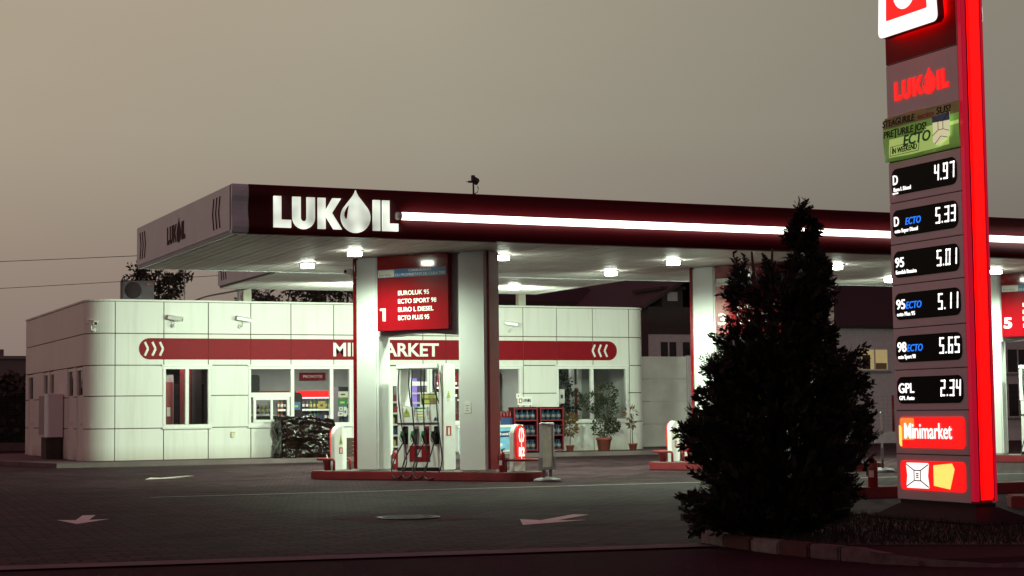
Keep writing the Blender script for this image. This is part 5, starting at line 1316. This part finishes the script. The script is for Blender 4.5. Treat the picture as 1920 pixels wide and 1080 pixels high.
def flats(x0, x1, y, h, lab, cap=None):
    e = empty('apartment_block', (x0,y,0), 0, lab, 'apartment block', 'distant apartment blocks'); w = x1-x0
    mb = MB(); mb.box((0,0,0), (w,14,h), 'apartment'); mb.build('wall', e)
    mb = MB(); mb.box((-.3,-.3,h), (w+.3,14.3,h+.35), 'mid_gray'); 
    if cap: mb.box((cap[0],3,h+.35), (cap[1],9,h+cap[2]), 'apartment')
    mb.build('roof', e)
    for r_ in range(int(h//2.9)):
        for c in range(int(w//3)):
            mb = MB(); mb.box((.8+3*c,-.06,1.0+2.9*r_), (2.2+3*c,-.002,2.3+2.9*r_), 'glass_dark'); mb.build('window', e)
flats(14, 38, 200, 7.9, 'distant apartment block with a roof box at the left edge', (10,14.2,1.2))
flats(40, 58, 230, 9.5, 'distant apartment block hidden behind the shop')
def bg_tree(name, lab, base, h, crowns, nl, L=.34, w=.05, group='trees behind the shop'):
    e = empty(name, base, 0, lab, 'tree', group)
    mb = MB(); top = Vector((0,0,h*.62))
    mb.tube([(0,0,0),(.05,0,h*.3),(0,0,h*.62)], [.16,.12,.07], 'bark', 8)
    for (c, r) in crowns:
        mb.tube([(0,0,h*.45),tuple(Vector(c)*.6 + Vector((0,0,h*.2))),c], [.06,.04,.02], 'bark', 6)
        for _ in range(7):
            d = rdir(); mb.tube([c, tuple(Vector(c)+d*r*.9)], [.018,.008], 'bark', 5)
    mb.build('trunk', e)
    mb = MB()
    for (c, r) in crowns:
        for _ in range(nl):      # pinnate sprays: a stalk with leaflets drooping off it
            d = rdir(); p = Vector(c) + d*r*random.uniform(.2,1); q = (d + Vector((0,0,-.5)) + rdir()*.4).normalized()
            for t in range(6):
                pp = p + q*L*.22*t; s_ = q.cross(rdir())
                if s_.length < .2: continue
                leaf(mb, pp, q*.5+s_.normalized(), L*.55, w, 'leaf_bg'); leaf(mb, pp, q*.5-s_.normalized(), L*.55, w, 'leaf_bg')
    mb.build('crown', e)
bg_tree('feathery_tree', 'feathery dark tree rising behind the air conditioner', (13.9,62,0), 6.5, [((0,0,5.2),.55),((-.35,0,5.9),.45),((.45,0,5.8),.5),((.75,0,6.3),.3),((-.5,0,5.3),.4),((.1,0,6.3),.35),((.3,0,5.3),.5),((-.75,0,6.35),.25)], 16)
bg_tree('feathery_tree', 'thin dark tree showing under the wing, left of portal 1', (19.0,64,0), 6.6, [((-.7,0,5.9),.6),((.5,0,6.1),.7),((1.3,0,5.8),.6),((-.2,0,5.4),.6),((.9,0,6.5),.6)], 16)
bg_tree('feathery_tree', 'dense dark tree under the wing beside the left portal column', (21.6,65,0), 7.0, [((-.9,0,6.1),.8),((.3,0,6.2),.9),((1.2,0,6.0),.8),((0,0,5.4),.8),((-.5,0,6.8),.8),((.8,0,6.8),.8)], 30)
def wire(P, lab):
    mb = MB(); mb.tube(P, .007, 'black', 5); o = mb.build('overhead_wire'); tag(o, lab, 'wire', 'overhead wires')
wire([(-12.4+3.0*k*1.0, 60-2.33*k, 5.55 - .145*k - .25*math.sin(PI*k/10)) for k in range(11)] if False else [(Vector((-11,62,6.45))*(1-t) + Vector((8.1,36.6,4.72))*t + Vector((0,0,-.35*math.sin(PI*t)))) for t in [k/16 for k in range(17)]], 'upper overhead wire running left from the canopy end')
wire([(Vector((-11,62,5.25))*(1-t) + Vector((10.95,41.8,4.75))*t + Vector((0,0,-.35*math.sin(PI*t)))) for t in [k/16 for k in range(17)]], 'lower overhead wire running left from the rear wing')

# ================================================================== the big conifer on the verge
TB = Vector((9.12,14.18,.10)); VR = Vector((math.cos(YAW),-math.sin(YAW),0)); VD = Vector((math.sin(YAW),math.cos(YAW),0))
tr = empty('conifer_tree', TB, 0, 'large dark ragged conifer on the verge left of the price pylon', 'tree')
# profile: height, left reach, right reach (metres from the trunk), read off the outline
PROF = [(0.0,0.205,0.154),(0.092,0.714,0.459),(0.193,0.821,0.673),(0.331,0.841,0.744),(0.422,0.668,0.755),(0.575,0.699,0.78),(0.728,0.75,0.816),(0.881,0.816,0.867),(1.033,0.841,0.872),(1.161,0.643,0.836),(1.313,0.663,0.836),(1.44,0.521,0.816),(1.593,0.571,0.806),(1.72,0.449,0.561),(1.899,0.459,0.546),(2.051,0.317,0.526),(2.255,0.337,0.526),(2.433,0.377,0.556),(2.499,0.311,0.53),(2.535,-0.177,0.505),(2.611,-0.249,0.468),(2.713,-0.274,0.408),(2.866,-0.236,0.406),(2.952,-0.289,0.388),(3.069,-0.309,0.342),(3.171,-0.33,0.321)]
def reach(z):
    for i in range(len(PROF)-1):
        a, b = PROF[i], PROF[i+1]
        if a[0] <= z <= b[0]:
            t = (z-a[0])/(b[0]-a[0]); return a[1]+(b[1]-a[1])*t, a[2]+(b[2]-a[2])*t
    return -.30, .34
def axis_x(z): l, r = reach(z); return (r-l)/2
mb = MB(); mb.tube([(0,0,-.02),(.02,0,.8),(.10,0,1.6),(.26,.02,2.5),tuple(VR*.33+Vector((0,0,3.1)))], [.075,.065,.05,.03,.010], 'bark', 8)
mb.tube([(.03,0,1.2),tuple(VR*-.12+Vector((0,0,2.0))),tuple(VR*-.17+Vector((0,0,2.72)))], [.04,.03,.01], 'bark', 7)
mb.tube([(.03,0,1.4),tuple(VR*.02+Vector((0,.05,2.0))),tuple(VR*.03+Vector((0,0,2.75)))], [.04,.03,.01], 'bark', 7)
for _ in range(90):
    z = random.uniform(.1,2.6); l, r = reach(z); a = random.uniform(0,2*PI); c = (r-l)/2; hw = (r+l)/2
    e_ = VR*(c+hw*.85*math.cos(a)) + VD*(hw*.8*math.sin(a)) + Vector((0,0,z+.12))
    s_ = VR*(c*.5*z/3) + Vector((0,0,max(0,z-.15))); mb.tube([tuple(s_), tuple((s_+e_)/2+Vector((0,0,-.03))), tuple(e_)], [.016,.010,.004], 'bark', 5)
mb.build('trunk', tr)
mb = MB()
def spray(p, d, L, fine=True):
    d = d.normalized(); s_ = d.cross(rdir())
    if s_.length < .1: return
    s_.normalize(); n = 7
    mb.face([p - s_*.004, p + s_*.004, p + d*L], 'leaf_conifer')
    for t in range(1, n+1):
        q = p + d*L*(t/(n+1))
        for sg in (-1,1):
            dd = (d*.9 + s_*sg*.75 + rdir()*.18).normalized(); l = L*.40*(1-.55*t/n)
            w = dd.cross(d); 
            if w.length < .05: continue
            w = w.normalized().cross(dd)*(.0055+.003*random.random())
            mb.face([q, q+dd*l*.5+w, q+dd*l, q+dd*l*.5-w], 'leaf_conifer')
def ztop(x):
    if x > .16: return 9
    return 2.26 + .28*max(0, 1-abs(x+.28)/.15) + .28*max(0, 1-abs(x+.01)/.14)
N = 0
lump = [(random.uniform(0,2*PI), random.uniform(.05,3.0), random.uniform(.75,1.12), random.uniform(.14,.30)) for _ in range(70)]
while N < 8000:
    z = random.uniform(.0,3.15); l, r = reach(z); hw = max(.03,(r+l)/2)
    if hw < .02 or random.random() > (hw+.10)/1.0: continue
    a = random.uniform(0,2*PI); c = (r-l)/2
    k = .90 + .10*math.sin(5*a+3*z) + .08*math.sin(9*z-2*a)
    for (la, lz, lk, lr) in lump:
        da = abs((a-la+PI) % (2*PI) - PI)*hw
        if da*da + (z-lz)**2 < lr*lr: k *= lk; break
    rho = (random.random()**.38)*min(k, 1.08)
    xx = c + hw*rho*math.cos(a)
    if z > ztop(xx): continue
    if (z > 1.75 and xx < .14 and random.random() < .7) or (z > 2.5 and random.random() < .62): continue
    p = VR*xx + VD*(hw*.95*rho*math.sin(a)) + Vector((0,0,z))
    out = VR*math.cos(a) + VD*math.sin(a)
    d = out*random.uniform(.3,1.0) + Vector((0,0,random.uniform(.15,1.1))) + rdir()*.45
    if z < .2: d.z = abs(d.z)*.4
    spray(p, d, random.uniform(.10,.20)*(1.0 if hw > .2 else .7)); N += 1
# tufts: fans of sprays on short twigs all over the surface, uneven in size
for _ in range(420):
    z = random.uniform(.02,3.08); l, r = reach(z); hw = (r+l)/2
    if hw < .03: continue
    a = random.uniform(0,2*PI); c = (r-l)/2; rho = random.uniform(.80,1.06); xx = c + hw*rho*math.cos(a)
    if z > ztop(xx)+.05: continue
    p0 = VR*xx + VD*(hw*.95*rho*math.sin(a)) + Vector((0,0,z)); out = VR*math.cos(a) + VD*math.sin(a)
    dv = (out*random.uniform(.5,1) + Vector((0,0,random.uniform(0,.9))) + rdir()*.3).normalized()*random.uniform(.05,.17)*(1 if z < 2.3 else .6)
    for t in range(14):
        f = random.random(); spray(p0 + dv*f + rdir()*.02, dv.normalized() + rdir()*.8, random.uniform(.05,.11)*(1.1-.5*f))
# long shoots that break the outline
SHOOTS = [(.31,2.95,.02,.22),(-.30,2.36,-.02,.30),(-.26,2.40,.02,.26),(-.34,2.30,-.05,.20),(-.03,2.42,.0,.20),(.0,2.40,.02,.22),(.46,2.50,.04,.20),(-.40,1.80,-.16,.08),(-.44,1.55,-.2,.06),(-.58,1.30,-.14,.06),(-.60,1.15,-.10,.08),(-.74,.98,-.14,.04),(-.76,.86,-.10,.02),(-.74,.36,-.14,.03),(-.70,.2,-.12,-.06),(-.66,.10,-.12,-.05),(.70,1.68,.2,.08),(.68,1.55,.22,.04),(.80,1.40,.10,.08),(.82,1.1,.10,.05),(.84,.95,.08,.06),(.28,2.85,-.14,.03),(.38,2.84,.10,.05)]
for (x, z, dx, dz) in SHOOTS:
    for rep in range(3):
        p0 = VR*x + VD*random.uniform(-.25,.25)*(1 if abs(x) > .4 else .2) + Vector((0,0,z+random.uniform(-.05,.05))); dv = VR*dx + Vector((0,0,dz)) + rdir()*.03
        for t in range(16):
            q = p0 + dv*(t/15); spray(q, dv.normalized()*.8 + rdir()*.75, random.uniform(.05,.10)*(1.1-.5*t/15))
mb.build('crown', tr)
